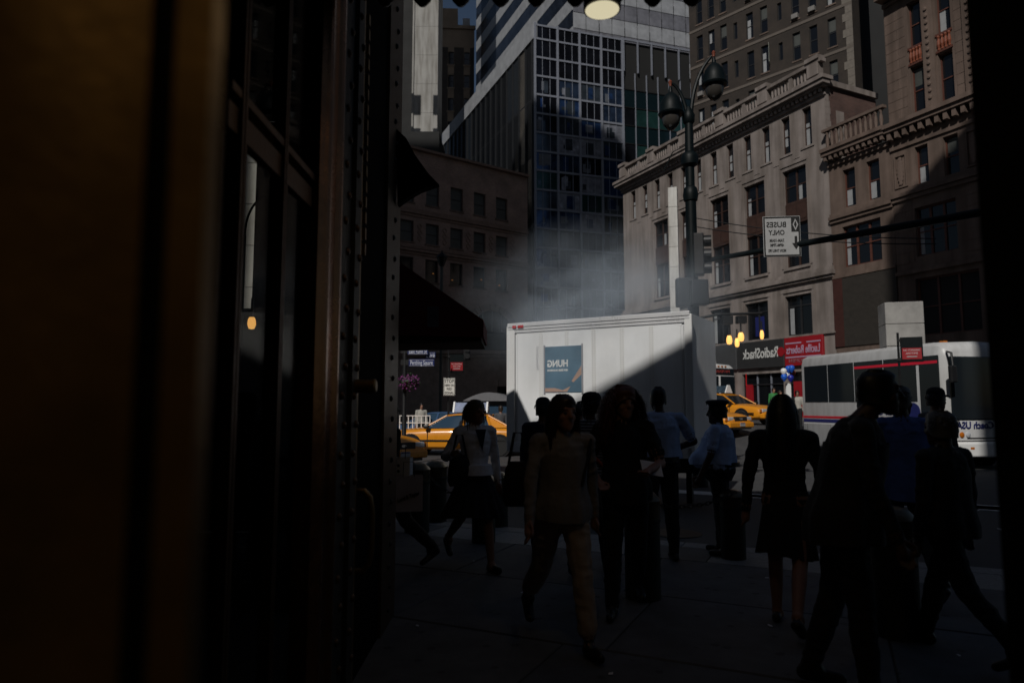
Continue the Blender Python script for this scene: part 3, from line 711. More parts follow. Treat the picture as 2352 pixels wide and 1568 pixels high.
# --- pale piers added to stand in for sunlit reflections
def pier(name, x, y, wd, h, label, n, rz=0., fin=True):
    r = empty(name, (x, y, -.12), rz, label, 'pier'); pm_ = M('stone_weathered', (.3, .29, .275), .85, var=.3, scale=1.2, bump=.4, bscale=40) if name == 'reflection_pier' else LIME
    for k in range(n):
        z0 = h * k / n
        bevel(MB().box(-wd / 2, wd / 2, 0, wd * .8, z0 + .008, h * (k + 1) / n - .004).build('stone_block', pm_, r), .015, 1)
    if fin: MB().lathe([(wd * .62, 0), (wd * .66, .1), (wd * .3, .28), (wd * .34, .4), (wd * .12, .55), (0.01, .6)], 14, c=(0, wd * .4, h)).build('finial', LIME, r, smooth=True)
    return r
pier('reflection_pylon', 10.84, 45, .6, 16.4, 'slender pale pylon standing in for a sunlit reflection before the beige building', 12, R(-20), False)
pier('reflection_pier', 12.98, 22.4, 1.15, 5.15, 'broad pale pier standing in for a sunlit reflection behind the white coach', 7, R(-15), False)
pier('slot_reflection_pier', -8.85, 22, 1.3, 12.5, 'pale pier standing in for a bright reflection, seen through the narrow lobby opening', 9, 0, False)
# --- unseen masses behind the viewer: terminal roof stepped, towers added, to shade the street
tb = MB().box(-23.9, 45, -40, -3.0, -.12, 16.1).box(-1.0, 45, -40, -3.0, 16.1, 20.5).box(-23.9, -9.5, -40, -3.0, 16.1, 21.5).build('terminal_building', CONC); tag(tb, 'stone terminal building behind the sidewalk whose shadow covers the walkers', 'building')
ot = MB().box(-95, -24, -14, -4.2, -.12, 118).build('added_shade_tower', BLACKW); tag(ot, 'unseen very tall tower added to shade the left buildings, beside the terminal building', 'building')

st = MB().box(2.6, 15, -38, -5.0, 20.5, 51).build('added_setback_block', BLACKW); tag(st, 'unseen tall block added to shade the ornate front, on the roof of the terminal building', 'building')

# ------------------------------------------------------------------ entrance: doors, posts, canopy
XW = -.92                                           # plane of the bronze doors
ENT = empty('bronze_entrance', (XW, 2.2, 0), 0, 'row of old brass framed glass doors with riveted posts, seen almost edge on', 'doors')
def e(mb, name, mat, sm=False, parent=None): return mb.build(name, mat, parent or ENT, sm)
def yq(qx): return -XW * 1568 / (1176 - qx) - 2.2   # distance along the wall for a sheet column
DZ = 5.4
for qx, wd in ((531, .05), (634, .045)):
    y = yq(qx)
    p = MB(); p.box(-.03, .0, y - wd / 2, y + wd / 2, 0, DZ).box(0, .016, y - wd * .42, y - wd * .12, 0, DZ).box(0, .016, y + wd * .12, y + wd * .42, 0, DZ)
    e(p, 'mullion', BRONZE)
y0, y1 = yq(500), yq(704)
e(MB().box(-.035, .002, y0, y1, 2.52, 2.61), 'door_rail', BRONZE); e(MB().box(-.035, .012, y0, y1, 2.645, 2.675), 'door_rail', BRONZE)
e(MB().box(-.035, .004, y0, y1, .05, .42), 'kick_plate', BRONZE); e(MB().box(-.03, .01, y0, y1, DZ, DZ + .2), 'head', BRONZE)
e(MB().box(-.02, -.014, y0, yq(704), .42, 2.52), 'pane', DOORGL); e(MB().box(-.02, -.014, y0, yq(704), 2.68, DZ), 'pane', DOORGL)
ya, yb = yq(706), yq(757)
stile = MB()
prof = [(-.05, ya), (.03, ya), (.045, ya + .03)] + [(.045 + .02 * math.sin(k * math.pi / 5) * (1 if (k // 5) % 2 == 0 else .3), ya + .03 + (yb - ya - .06) * k / 15) for k in range(16)] + [(.045, yb - .03), (.03, yb), (-.05, yb)]
stile.prism(prof, 0, DZ)
e(stile, 'stile', M('polished_bronze', (.2, .085, .034), .26, .85, var=.3, scale=5, bump=.06, bscale=30))
rv = MB().lathe([(.022, 0), (.022, .008), (.014, .018), (0.002, .021)], 10, axis='x').mesh('rivet'); rv.shade_smooth()
rv1 = rv.copy(); rv1.materials.append(BRONZE); rv2 = rv.copy(); rv2.materials.append(STEEL)
for qa, qb, off, mt, rm in ((764, 785, .03, STEEL, rv1), (786, 799, .055, STEEL, rv1), (806, 812, .03, BRASS, None), (884, 914, .0, M('riveted_bronze', (.1, .065, .038), .5, .5, var=.25, scale=12, bump=.15, bscale=60), rv2)):
    a, b = yq(qa), yq(qb)
    e(MB().box(-.1, off, a, b, 0, DZ), 'post', mt)
    if rm:
        for k in range(33):
            link('rivet', rm, None, ENT, loc=(off - .003, (a + b) / 2 + (.03 if k % 2 else -.03), .12 + k * .155))
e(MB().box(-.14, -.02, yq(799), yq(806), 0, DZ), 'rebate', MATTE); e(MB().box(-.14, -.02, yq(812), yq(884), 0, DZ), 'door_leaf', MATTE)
for k in range(16): e(MB().box(-.02, .006, yq(830), yq(830) + .035, 2.55 + k * .1, 2.62 + k * .1), 'hinge_knuckle', BRASS)
knob = MB().lathe([(.034, 0), (.038, .02), (.036, .1), (.04, .13), (.03, .14)], 16, axis='x'); o = e(knob, 'knob', BRASS, True); o.location = (.03, yq(795), 1.725)
yh = yq(822)
hp = [(0, yh, 1.12), (.05, yh, 1.12), (.085, yh, 1.08), (.1, yh, 1.0), (.1, yh, .78), (.085, yh, .7), (.05, yh, .66), (0, yh, .66)]
e(MB().tube(hp, .018, 10), 'pull_handle', BRASS, True)
# brass jamb close to the viewer
BJ = empty('brass_jamb', (-.62, .5, 0), 0, 'blurred old brass door jamb filling the dark left edge', 'door jamb')
def flute(x0, x1, y, n, name):
    pts = [(x0, y + .03)] + [(x0 + (x1 - x0) * k / 28, y + .008 * math.cos(k / 28 * math.pi * 2 * n)) for k in range(29)] + [(x1, y + .03)]
    return MB().prism(pts, -.0, 3.75).build(name, BRASS, BJ, smooth=True)
flute(-.3, .338, 0, 3, 'jamb_face'); MB().box(.338, .358, .018, .03, 0, 3.75).build('groove', MATTE, BJ); flute(.358, .386, .0, 0, 'jamb_face')
# right jamb
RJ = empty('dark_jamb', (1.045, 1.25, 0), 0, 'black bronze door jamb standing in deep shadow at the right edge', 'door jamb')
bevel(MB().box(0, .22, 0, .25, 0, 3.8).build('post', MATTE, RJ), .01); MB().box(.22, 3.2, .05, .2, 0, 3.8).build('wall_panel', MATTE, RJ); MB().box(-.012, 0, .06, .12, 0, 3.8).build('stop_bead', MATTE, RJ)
# canopy over the doorway with bulb sockets on its edge
CAN = empty('canopy', (0, 0, 3.78), 0, 'dark iron entrance canopy with round bulb sockets along its front edge', 'canopy')
MB().box(-7, 6, -3, 3.3, .12, .3).build('deck', BLACKW, CAN); MB().box(-7, 6, 3.2, 3.34, -.02, .12).build('fascia', BLACKM, CAN)
for qx in (885, 970, 1058, 1150, 1232, 1322, 1410, 1500, 1590):
    p = at(qx, 0, 3.27)
    MB().lathe([(.02, .07), (.045, .02), (.052, -.03), (.045, -.07), (.02, -.1), (.004, -.105)], 14).build('bulb', BLACKP, CAN, True, loc=(p.x, 3.27, -.055))
# lobby behind the doors
LB = empty('lobby', (XW, 0, 0)); struct(LB)
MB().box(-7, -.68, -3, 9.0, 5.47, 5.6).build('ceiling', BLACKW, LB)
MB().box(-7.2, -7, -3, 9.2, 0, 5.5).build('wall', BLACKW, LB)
sp0, sp1 = at(565, 355, 9), at(582, 665, 9)  # slot opens onto the pier added for a bright reflection
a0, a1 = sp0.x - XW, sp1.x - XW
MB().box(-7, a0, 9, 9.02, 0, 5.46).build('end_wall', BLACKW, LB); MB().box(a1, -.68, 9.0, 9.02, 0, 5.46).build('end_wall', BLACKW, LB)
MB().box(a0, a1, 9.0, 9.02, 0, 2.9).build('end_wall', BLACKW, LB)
# the wing the maroon awning hangs from, and the black plate added to fill the dark above
MB().box(-1.0, -.68, 5.56, 8.99, 0, 5.44).build('wing_wall', BLACKW, LB)
p = at(578, 745, 5.6)
HL = empty('hanging_lamp', (p.x, p.y, p.z + .22), 0, 'small lit amber globe lamp hanging behind the door glass', 'lamp')
MB().lathe([(.02, 0), (.03, -.02), (.034, -.06), (.022, -.095), (.004, -.1)], 14).build('globe', GLOW, HL, True, loc=(0, 0, -.16))
MB().tube([(0, 0, 0), (0, 0, -.165)], .012, 6).build('stem', BLACKM, HL); MB().tube([(0, 0, 0), (0, 0, 1.8)], .006, 5).build('rod', BLACKM, HL)
p = at(562, 540, 8.4)
GA = MB().tube([Vector((p.x + .02 + .5 * math.sin(t) * .6, 8.4, p.z - .2 + .55 * (1 - math.cos(t)))) if False else Vector((p.x + .28 * (1 - math.cos(t)), 8.4, p.z + .5 * math.sin(t))) for t in [k * math.pi / 2 / 10 for k in range(11)]] , .014, 6).build('curved_lamp', GREENM); tag(GA, 'thin curved green lamp post crossing the pale slot behind the doors', 'lamp post')
MB().tube([Vector((p.x, 8.4, 0)), Vector((p.x, 8.4, p.z))], .02, 6).build('post', GREENM, GA)
# maroon awning
AW = empty('maroon_awning', (-1.25, 7, 2.28), 0, 'dark maroon canvas awning hanging over the sidewalk beside the riveted post', 'awning')
raw(MB().prism_y([(-.02, 0.02), (.97, .0), (.97, .17), (.15, .74), (-.02, .74)], -.35, .6), 'canvas', MAROON, AW)
raw(MB().prism_y([(0, -.06), (.95, -.04), (.95, 0), (0, 0)], -.33, .58), 'valance', M('awning_valance', (.012, .006, .007), .85, var=.1), AW)
MB().box(.42, .53, -.362, -.352, .1, .3).build('notice', M('notice_grey', (.12, .12, .16), .7, var=.1), AW)
BR = empty('dark_fill_plate', (-.92, 5.3, 2.8), 0, 'black plate added to fill the dark area before the brick building, beside the riveted post', 'bracket')  # added plate, its black stands in for the dark over the brick front
b0 = at(915, 474, 5.3); b1 = at(1008, 424, 5.3); b2 = at(1004, 310, 5.3); b3 = at(912, 300, 5.3)
raw(MB().prism_y([(v.x + .92, v.z - 2.8) for v in (b0, at(940, 456, 5.3), at(968, 440, 5.3), at(1008, 426, 5.3), at(985, 402, 5.3), at(955, 360, 5.3), at(935, 322, 5.3), b3)], -.04, .04), 'plate', MATTE, BR)
# round downlights under the canopy, one in view and one added out of view to warm the brass jamb
def downlight(p, label, power):
    DL = empty('downlight', p, 0, label, 'lamp')
    MB().lathe([(.001, .004), (.072, .004), (.078, -.0), (.072, -.002), (.001, .002)], 28).build('diffuser', GLOWD, DL, True)
    MB().lathe([(.08, .0), (.086, .0), (.086, .06), (.05, .09), (.01, .095)], 28).build('housing', BLACKM, DL, True, loc=(0, 0, .004)); MB().tube([(0, 0, .09), (0, 0, 3.9 - p[2])], .01, 6).build('rod', BLACKM, DL)
    li = bpy.data.lights.new('downlight_bulb', 'SPOT'); li.energy = power; li.color = (1, .7, .36); li.spot_size = R(165); li.spot_blend = .6; li.shadow_soft_size = .07
    lo = bpy.data.objects.new('downlight_bulb', li); COL.objects.link(lo); lo.parent = DL; lo.location = (0, 0, -.02)
downlight(at(1383, 24, 3.0), 'round lit downlight hanging under the canopy in front of the pale tower', 14)
downlight(Vector((-.36, -.28, 3.2)), 'unseen downlight added to warm the blurred brass jamb', 25)

# ------------------------------------------------------------------ street furniture
def bollard(q, d, label, tall=.88, r=.16):
    p = at(q, 930, d); z = 0 if (Vector((p.x, p.y)) - K0).dot(KN) < 0 else -.13
    o = empty('bollard', (p.x, d, z), random.uniform(0, 3), label, 'bollard', 'bollards along the kerb')
    k = r
    MB().lathe([(k, 0), (k, tall * .72), (k * .99, tall * .73)], 22).build('shaft', BOLM, o, True)
    MB().lathe([(k * .96, tall * .73), (k * .96, tall * .755), (k, tall * .76), (k, tall * .86), (k * 1.03, tall * .88), (k * 1.05, tall * .905), (k * .95, tall * .93), (k * .7, tall * .975), (k * .35, tall * .995), (.004, tall)], 22).build('cap', BOLC, o, True)
    MB().lathe([(k * 1.02, 0), (k * 1.05, .02), (k * 1.02, .04)], 22).build('collar', BOLM, o, True, loc=(0, 0, tall * .7))
    return o
BOLM = M('bollard_green_bronze', (.022, .026, .018), .6, .3, var=.5, scale=14, bump=.2, bscale=40)
BOLC = M('bollard_cap_bronze', (.12, .095, .06), .36, .7, var=.3, scale=10, bump=.1)
bollard(961, 8.95, 'dark bollard beside the shopping bags with a chain hooked to it')
bollard(1002, 9.75, 'green bronze bollard between the chained bollard and the woman in the skirt', .84)
bollard(1140, 9.4, 'bronze domed bollard at the right hem of the pleated skirt', .86)
bollard(1112, 8.3, 'bollard half hidden behind the pleated skirt', .8, .14)
bollard(1470, 5.95, 'broad domed bollard just behind the red haired woman', .9, .15)
bollard(2036, 5.0, 'domed bollard in deep shade at the feet of the blue shirted man', .9, .15)
bollard(1675, 7.45, 'dark bollard right beside the capped officer', .72, .13)
linkm = MB()
for k in range(10):
    pass
def torus_link():
    mb = MB(); n, m = 10, 5
    for i in range(n):
        a = 2 * math.pi * i / n; cx, cz = .026 * math.cos(a) * 1.35, .017 * math.sin(a)
        for j in range(m):
            b = 2 * math.pi * j / m; rr = .006 * math.cos(b)
            mb.v.append((cx + rr * math.cos(a), .006 * math.sin(b), cz + rr * math.sin(a)))
    for i in range(n):
        for j in range(m): mb.f.append((i * m + j, ((i + 1) % n) * m + j, ((i + 1) % n) * m + (j + 1) % m, i * m + (j + 1) % m))
    return mb.mesh('chain_link')
LK = torus_link(); LK.materials.append(STEEL)
def chain(a, b, sag, label):
    a = Vector(a); b = Vector(b); L = (b - a).length * 1.08; n = int(L / .052)
    r = empty('chain', a, 0, label, 'chain', 'chains between bollards'); prev = Vector((0, 0, 0))
    for k in range(n):
        t = (k + .5) / n; dlt = (b - a) * t + Vector((0, 0, -sag * 4 * t * (1 - t)))
        t2 = (k + .52) / n; d2 = (b - a) * t2 + Vector((0, 0, -sag * 4 * t2 * (1 - t2))); dv = (d2 - dlt).normalized()
        o = link('chain_link', LK, None, r, loc=dlt); q = dv.to_track_quat('X', 'Z'); o.rotation_mode = 'QUATERNION'
        from mathutils import Quaternion
        o.rotation_quaternion = q @ Quaternion((1, 0, 0), R(90) * (k % 2))
chain(at(985, 1090, 8.9), at(1105, 1100, 8.35), .2, 'sagging iron chain running from the bollard beside the shopping bags')
chain(at(1480, 1150, 7.2), at(1690, 1130, 7.35), .1, 'thin iron chain sagging in front of the capped officer')

# twin-headed lamp post
LP = empty('lamp_post', (4.02, 15, -.13), 0, 'dark green cast iron lamp post with two hanging bell lamps', 'street lamp')
MB().lathe([(.22, 0), (.22, .4), (.15, .55), (.13, 1.2), (.12, 6.3), (.15, 6.32), (.17, 6.45), (.15, 6.6), (.1, 6.65), (.1, 7.1), (.18, 7.15), (.2, 7.3), (.17, 7.4), (.1, 7.45), (.09, 8.1), (.13, 8.15), (.14, 8.3), (.1, 8.4), (.05, 8.5)], 18).build('shaft', GREENM, LP, True)
def bell(x, ztop, y=0):
    h = MB().lathe([(.02, .25), (.04, .2), (.05, .1), (.12, .04), (.21, -.08), (.25, -.22), (.27, -.36), (.29, -.4), (.27, -.44), (.2, -.45)], 20).build('lamp_head', GREENM, LP, True, loc=(x, y, ztop - .25))
    MB().lathe([(.19, 0), (.21, -.08), (.17, -.22), (.08, -.33), (.01, -.36)], 18).build('globe', M('lamp_glass', (.05, .045, .04), .1, var=.1), h, True, loc=(0, 0, -.44))
    MB().lathe([(.01, .4), (.05, .35), (.03, .28), (.03, .25)], 10).build('finial', M('copper_finial', (.2, .05, .025), .5, var=.1), h, True)
    return h
def arm(x0, z0, x1, z1):
    c = []
    for k in range(15):
        t = k / 14; a = math.pi * t * .92
        c.append((x0 + (x1 - x0) * (1 - math.cos(a)) / (1 - math.cos(math.pi * .92)), 0, z0 + (z1 - z0) * t + .42 * math.sin(a)))
    MB().tube(c, .05, 8, .03).build('arm', GREENM, LP, True)
bell(-.4, 9.0); arm(0, 7.9, -.4, 8.95); bell(.58, 9.65, -.1); arm(.05, 8.1, .55, 9.6)
MB().tube([(-.1, 0, 7.6), (-.38, 0, 7.45), (-.6, 0, 7.0)], .012, 5).build('scroll', GREENM, LP)
def signal(name, loc, rz, label, lit=None):
    r = empty(name, loc, rz, label, 'traffic light')
    bevel(MB().box(-.15, .15, -.1, .12, -.46, .46).build('housing', BLACKM, r), .02)
    for k in range(3):
        z = .3 - k * .3
        MB().lathe([(.115, 0), (.125, 0), (.125, -.16), (.115, -.16)], 16, axis='y').build('visor', BLACKM, r, loc=(0, -.1, z))
        MB().lathe([(.005, 0), (.1, 0), (.1, -.01), (.005, -.02)], 16, axis='y').build('lens', GLOWG if lit == k else BLACKP, r, loc=(0, -.105, z))
    return r
p = at(1606, 585, 14.8); signal('traffic_light', (p.x, p.y, p.z), R(75), 'black three lens traffic light on the lamp post under the mast arm')
bx = MB().box(-.19, .19, -.12, .12, -.28, .28).build('signal_box', BLACKM, None, loc=at(1605, 672, 14.75)); bevel(bx, .03); tag(bx, 'plain black control box on the lamp post below the traffic light', 'box')
bx = MB().box(-.19, .19, -.12, .12, -.32, .32).build('signal_box', BLACKM, None, loc=at(1573, 672, 14.95)); bevel(bx, .03); tag(bx, 'black box half behind the lamp post shaft, left of the other box', 'box')
p = at(1073, 800, 30); signal('traffic_light', (p.x, p.y, p.z - .05), R(5), 'far traffic light showing green in front of the viaduct', 1)
MB().tube([(0, .2, .4), (0, .2, 1.2), (-2.4, .2, 1.3)], .05, 6).build('hanger', BLACKM, bpy.data.objects['traffic_light.001'])
# mast arm with lane sign
a = at(1600, 602, 15.0); b = at(2252, 488, 11.15)
MA = empty('mast_arm', (a.x, a.y, a.z), 0, 'long dark green mast arm reaching across the street with a lane sign', 'mast arm')
MB().tube([(0, 0, 0), (b - a) * .5, b - a, (b - a) * 1.25], .05, 10, .085).build('arm', GREENM, MA, True)
E2 = (b - a) * 1.25
MB().tube([E2, (E2.x, E2.y, -a.z - .12)], .12, 12).build('post', GREENM, MA, True)
p = at(1796, 543, 13.35)
SG = empty('lane_sign', p, R(-6), 'white reversed buses only lane sign with black diamond and arrow on the mast arm', 'sign')
def plate(root, wd, ht, mat, border=None, t=.012, name='plate'):
    o = MB().box(-wd / 2, wd / 2, 0, t, -ht / 2, ht / 2).build(name, mat, root); bevel(o, .004, 1)
    if border:
        q = .028 * min(wd, ht) / .7
        for bb in ((-wd / 2 + .01, -wd / 2 + .01 + q, -ht / 2 + .01, ht / 2 - .01), (wd / 2 - .01 - q, wd / 2 - .01, -ht / 2 + .01, ht / 2 - .01), (-wd / 2 + .01 + q, wd / 2 - .01 - q, ht / 2 - .01 - q, ht / 2 - .01), (-wd / 2 + .01 + q, wd / 2 - .01 - q, -ht / 2 + .01, -ht / 2 + .01 + q)):
            MB().box(bb[0], bb[1], -.004, .001, bb[2], bb[3]).build('border', border, root)
    return o
SIGNW = M('sign_white', (.38, .38, .38), .45, var=.08, scale=6); BK = M('sign_black', (.008, .008, .008), .5, var=0)
plate(SG, .72, .82, SIGNW, BK)
for t_, x, z, s_, w_ in (('BUSES', -.1, .235, .15, .38), ('ONLY', -.1, .075, .14, .31), ('7AM-10AM', -.1, -.085, .085, .28), ('4PM-7PM', -.1, -.18, .085, .26), ('MON THRU FRI', -.1, -.29, .08, .34)):
    text(t_, BK, SG, (x, -.003, z), s_, True, wd=w_, bold=.003, ext=.002)
MB().box(.185, .345, -.003, .0, .09, .385).build('diamond_field', BK, SG)
dm = MB()
for sgn in (-1, 1):
    for q in (-1, 1):
        dm.poly([(.265 + sgn * .055, -.006, .235), (.265 + sgn * .03, -.006, .235), (.265, -.006, .235 + q * .075), (.265, -.006, .235 + q * .12)])
dm.build('diamond', SIGNW, SG)
MB().poly([(.24, -.004, 0), (.29, -.004, 0), (.29, -.004, -.14), (.34, -.004, -.14), (.265, -.004, -.27), (.19, -.004, -.14), (.24, -.004, -.14)]).build('arrow', BK, SG)
MB().box(-.05, .05, .012, .2, -.1, .1).build('clamp', STEEL, SG)
# overhead cables
for (q0, q1, lab) in (((1592, 500, 15), (2150, 548, 13), 'upper thin black cable stretched across the beige front'), ((1592, 520, 15), (2150, 560, 13), 'lower thin black cable stretched across the beige front')):
    a = at(*q0); b = at(*q1)
    o = MB().tube([a + (b - a) * (k / 10) - Vector((0, 0, .12 * 4 * k / 10 * (1 - k / 10))) for k in range(11)], .011, 5).build('overhead_cable', BLACKM); tag(o, lab, 'cable')
# bracket with lit globes
p = at(1600, 742, 14.8)
BL = empty('globe_bracket', (4.02, 14.87, p.z), 0, 'dark iron bracket on the lamp post carrying lit amber globes', 'street lamp')
MB().tube([(.1, -.02, .12), (.5, -.02, .2), (1.46, -.02, .22)], .03, 8).build('bracket_arm', BLACKM, BL)
MB().box(.58, .8, -.1, .06, -.02, .16).build('fitting', BLACKM, BL); MB().box(.9, 1.1, -.1, .06, .0, .16).build('fitting', BLACKM, BL)
for qx, qy, r in ((1675, 781, .062), (1702, 774, .066), (1693, 787, .05), (1750, 769, .042)):
    p2 = at(qx, qy, 14.85 + (.12 if r == .05 else 0)); l = Vector((p2.x - 4.02, p2.y - 14.87, p2.z - p.z))
    MB().lathe([(r * .62, .1), (r * .95, .04), (r, -.03), (r * .75, -.085), (.004, -.1)], 16).build('globe', GLOW, BL, True, loc=l)
    MB().tube([(l.x, l.y, l.z + .09), (l.x, l.y, l.z + .3)], .016, 6).build('stem', BLACKM, BL)

# left corner: street sign pole with flowers, parking signs
SP = empty('street_sign_pole', (-3.22, 20.5, -.13), 0, 'dark pole with three navy street name signs and a flower basket', 'street sign')
MB().lathe([(.11, 0), (.1, .5), (.07, .6), (.065, 4.4), (.01, 4.45)], 12).build('pole', BLACKM, SP, True)
def nsign(x, z, wd, ht, t, y=-.09, s=.2, rz=0.):
    r = bevel(MB().box(0, wd, 0, .02, 0, ht).build('name_plate', BLUESIGN, SP, loc=(x, y, z), rz=rz), .01, 1)
    MB().box(.02, wd - .02, -.003, -.001, .02, .032).build('border', SIGNW, r); MB().box(.02, wd - .02, -.003, -.001, ht - .032, ht - .02).build('border', SIGNW, r)
    text(t, M('name_letter', (.75, .77, .85), .5, var=0), r, (wd / 2, -.004, ht / 2), s, wd=wd * .86, ext=.002)
nsign(.09, 3.25, .62, .2, 'East 42nd St', -.1, .17); nsign(.62, 3.16, .3, .18, 'Ave', -.02, .16, R(4)); nsign(.12, 2.9, .78, .22, 'Pershing Square', -.06, .19, R(-3))
MB().box(-.12, .12, -.06, .06, 2.95, 3.1).build('clamp', BLACKM, SP); MB().box(-.12, .12, -.06, .06, 3.3, 3.42).build('clamp', BLACKM, SP)
for k in range(4): MB().box(.04, .05, -.08, -.07, 3.75 + k * .03, 3.77 + k * .03).build('tag_mark', SIGNW, SP)
bn = bevel(MB().box(0, .62, 0, .015, 0, .14).build('banner_plate', M('plate_grey', (.28, .29, .32), .6, var=.1), SP, loc=(.16, -.02, 3.66)), .005, 1)
text('Grand Central', BK, bn, (.31, -.003, .09), .06, ext=.002); 
FB_ = empty('flower_basket', (-3.07, 20.3, 2.28), 0, 'round hanging basket of purple flowers on the street sign pole', 'flower basket')
MB().lathe([(.02, -.12), (.2, -.08), (.3, .03), (.28, .08), (.02, .06)], 16).build('basket', BLACKM, FB_, True)
fl = MB(); lf = MB()
for k in range(900):
    d = Vector((random.gauss(0, 1), random.gauss(0, 1), random.gauss(0, .75))).normalized() * random.uniform(.2, .36); d.z = d.z * .8 + .03 - (.12 * random.random() if random.random() < .3 else 0)
    a = Vector((random.gauss(0, 1), random.gauss(0, 1), random.gauss(0, 1))).normalized() * random.uniform(.014, .026); c = d.cross(a).normalized() * a.length
    (fl if k % 5 < 3 else lf).quad(d - a, d - c, d + a, d + c)
tag(raw(fl, 'petals', M('petals_purple', (.2, .03, .17), .8, var=.4, scale=8), FB_), kind='stuff'); tag(raw(lf, 'leaves', M('basket_leaves', (.03, .07, .025), .8, var=.3, scale=8), FB_), kind='stuff')
def parking(name, loc, h, label, rz=0., k=1.):
    r = empty(name, loc, rz, label, 'sign')
    MB().tube([(-.3 * k, .05, -loc[2] - .1), (-.3 * k, .05, h)], .028, 8).build('pole', BLACKM, r)
    bevel(MB().box(-.26 * k, .26 * k, 0, .03, -.32 * k, .34 * k).build('frame', GREENM, r), .01, 1)
    bevel(MB().box(-.225 * k, .225 * k, -.014, -.002, -.25 * k, .05 * k).build('red_plate', SHOPRED, r), .004, 1)
    for t_, z, s_ in (('NO STANDING', -.01, .07), ('ANYTIME', -.095, .075)):
        text(t_, M('sign_pinkwhite', (.6, .5, .5), .5, var=0), r, (0, -.017, z * k), s_ * k, wd=(.38 if s_ == .07 else .28) * k, ext=.002)
    MB().box(-.12 * k, .12 * k, -.018, -.015, -.19 * k, -.165 * k).build('arrow', SIGNW, r)
    MB().box(-.33 * k, -.2 * k, .0, .05, .22 * k, .3 * k).build('clamp', BLACKM, r); MB().box(-.33 * k, -.2 * k, .0, .05, -.28 * k, -.2 * k).build('clamp', BLACKM, r)
p = at(1049, 837, 25); parking('parking_sign', (p.x, p.y, p.z + .03), .6, 'red no standing sign above the stop here sign', R(3))
p = at(2094, 805, 17.2); parking('parking_sign', (p.x, p.y, p.z + .02), .45, 'red no standing sign in front of the white coach', R(-25), .96)
p = at(1032, 888, 24.8)
SS = empty('stop_here_sign', p, R(3), 'white stop here on red signal sign on a thin pole', 'sign')
plate(SS, .42, .64, M('sign_cream', (.78, .76, .7), .5, var=.06), BK)
for t_, z, s_, w_ in (('STOP', .2, .17, .34), ('HERE ON', .05, .11, .33), ('RED', -.08, .12, .19), ('SIGNAL', -.22, .12, .33)): text(t_, BK, SS, (0, -.004, z), s_, wd=w_, bold=.002, ext=.002)
MB().tube([(0, .03, -p.z - .1), (0, .03, .8)], .02, 6).build('pole', BLACKM, SS)
# old lanterns in front of the brick building
p = at(1015, 592, 38)
LN = empty('lantern_post', (p.x, p.y, -.12), 0, 'old square lantern on a tall iron post before the brick building', 'street lamp')
MB().lathe([(.14, 0), (.09, .4), (.07, 8), (.1, 8.05)], 10).build('post', M('iron_grey_green', (.045, .055, .05), .6), LN, True, loc=(0, 0, 0)); zt = p.z + .12
MB().tube([(0, 0, 7.9), (0, 0, zt - .5)], .09, 10).build('post', MATS['iron_grey_green'], LN)
MB().lathe([(.12, 0), (.3, .5), (.34, .52), (.2, .7), (.05, .8), (.02, .95)], 6, c=(0, 0, zt - .5)).build('lantern', GREENM, LN)
# kiosk
KI = empty('newsstand', (-.75, 26, -.13), R(-8), 'small newsstand kiosk with a pale domed roof behind the skirted woman', 'kiosk')
bevel(MB().box(-.8, .8, -.5, .6, 0, 1.9).build('cabin', M('kiosk_blue', (.06, .09, .12), .5, var=.2), KI), .03)
rf = [( -1.0 + 2 * k / 12, 1.9 + .32 * math.sin(math.pi * k / 12)) for k in range(13)]; raw(MB().prism_y(rf, -.75, .75), 'roof', M('kiosk_roof', (.16, .16, .17), .5, var=.1), KI)
MB().box(-.7, .7, -.56, -.5, 1.0, 1.7).build('counter_window', CARGL_B, KI); MB().box(-.75, .75, -.8, -.5, .92, .99).build('counter', BLACKM, KI)
for k in range(5): MB().box(-.66 + k * .27, -.44 + k * .27, -.58, -.505, .4, .8).build('magazine', [PINKL, LETTER, SHOPRED, BLUE, YEL][k], KI)
# white barrier behind the street sign pole
BA = empty('barrier', (-4.2, 25.6, -.13), R(4), 'white crowd barrier of square mesh by the blue car', 'barrier')
for k in range(8): MB().box(k * .16, k * .16 + .03, 0, .03, .3, 1.35).build('bar', WHITEP, BA)
for k in range(5): MB().box(0, 1.15, -.012, -.002, .3 + k * .26, .33 + k * .26).build('rail', WHITEP, BA)

# ------------------------------------------------------------------ white box trailer
tA = Vector((-.05, 13.0)); tB = Vector((3.6, 10.78)); TD = (tB - tA).normalized(); TL = 3.5
TR = empty('box_trailer', (tA.x, tA.y, -.13), math.atan2(TD.y, TD.x), 'white box trailer with a bright top rail and a blue poster on its side', 'trailer')
zb, zt = .9, 3.27
MB().box(.02, TL - .02, .02, 1.6, zb, zt).build('box', TRAILW, TR)
npn = 6; pw = (TL - .3) / npn
for k in range(npn): bevel(MB().box(.16 + k * pw, .16 + (k + 1) * pw - .004, 0, .015, zb + .18, zt - .16).build('side_panel', TRAILW, TR), .003, 1)
rvt = MB()
for k in range(npn + 1):
    for j in range(46):
        for q in (-.025, .02):
            x = .16 + k * pw + q; z = zb + .22 + j * .043
            rvt.box(x - .006, x + .006, -.004, .002, z - .006, z + .006)
tag(rvt.build('rivets', M('rivet_grey', (.45, .45, .45), .4, .3, var=0), TR), kind='stuff')
for k in range(npn - 1): MB().box(.16 + (k + 1) * pw - .045, .16 + (k + 1) * pw + .04, -.0035, .001, zb + .19, zt - .17).build('seam_strip', WHITEP, TR)
for z0, z1, o in ((zt - .16, zt - .11, .02), (zt - .105, zt - .055, .035), (zt - .05, zt + .03, .05)): bevel(MB().box(-.02, TL, -o, .03, z0, z1).build('top_rail', RAIL, TR), .012)
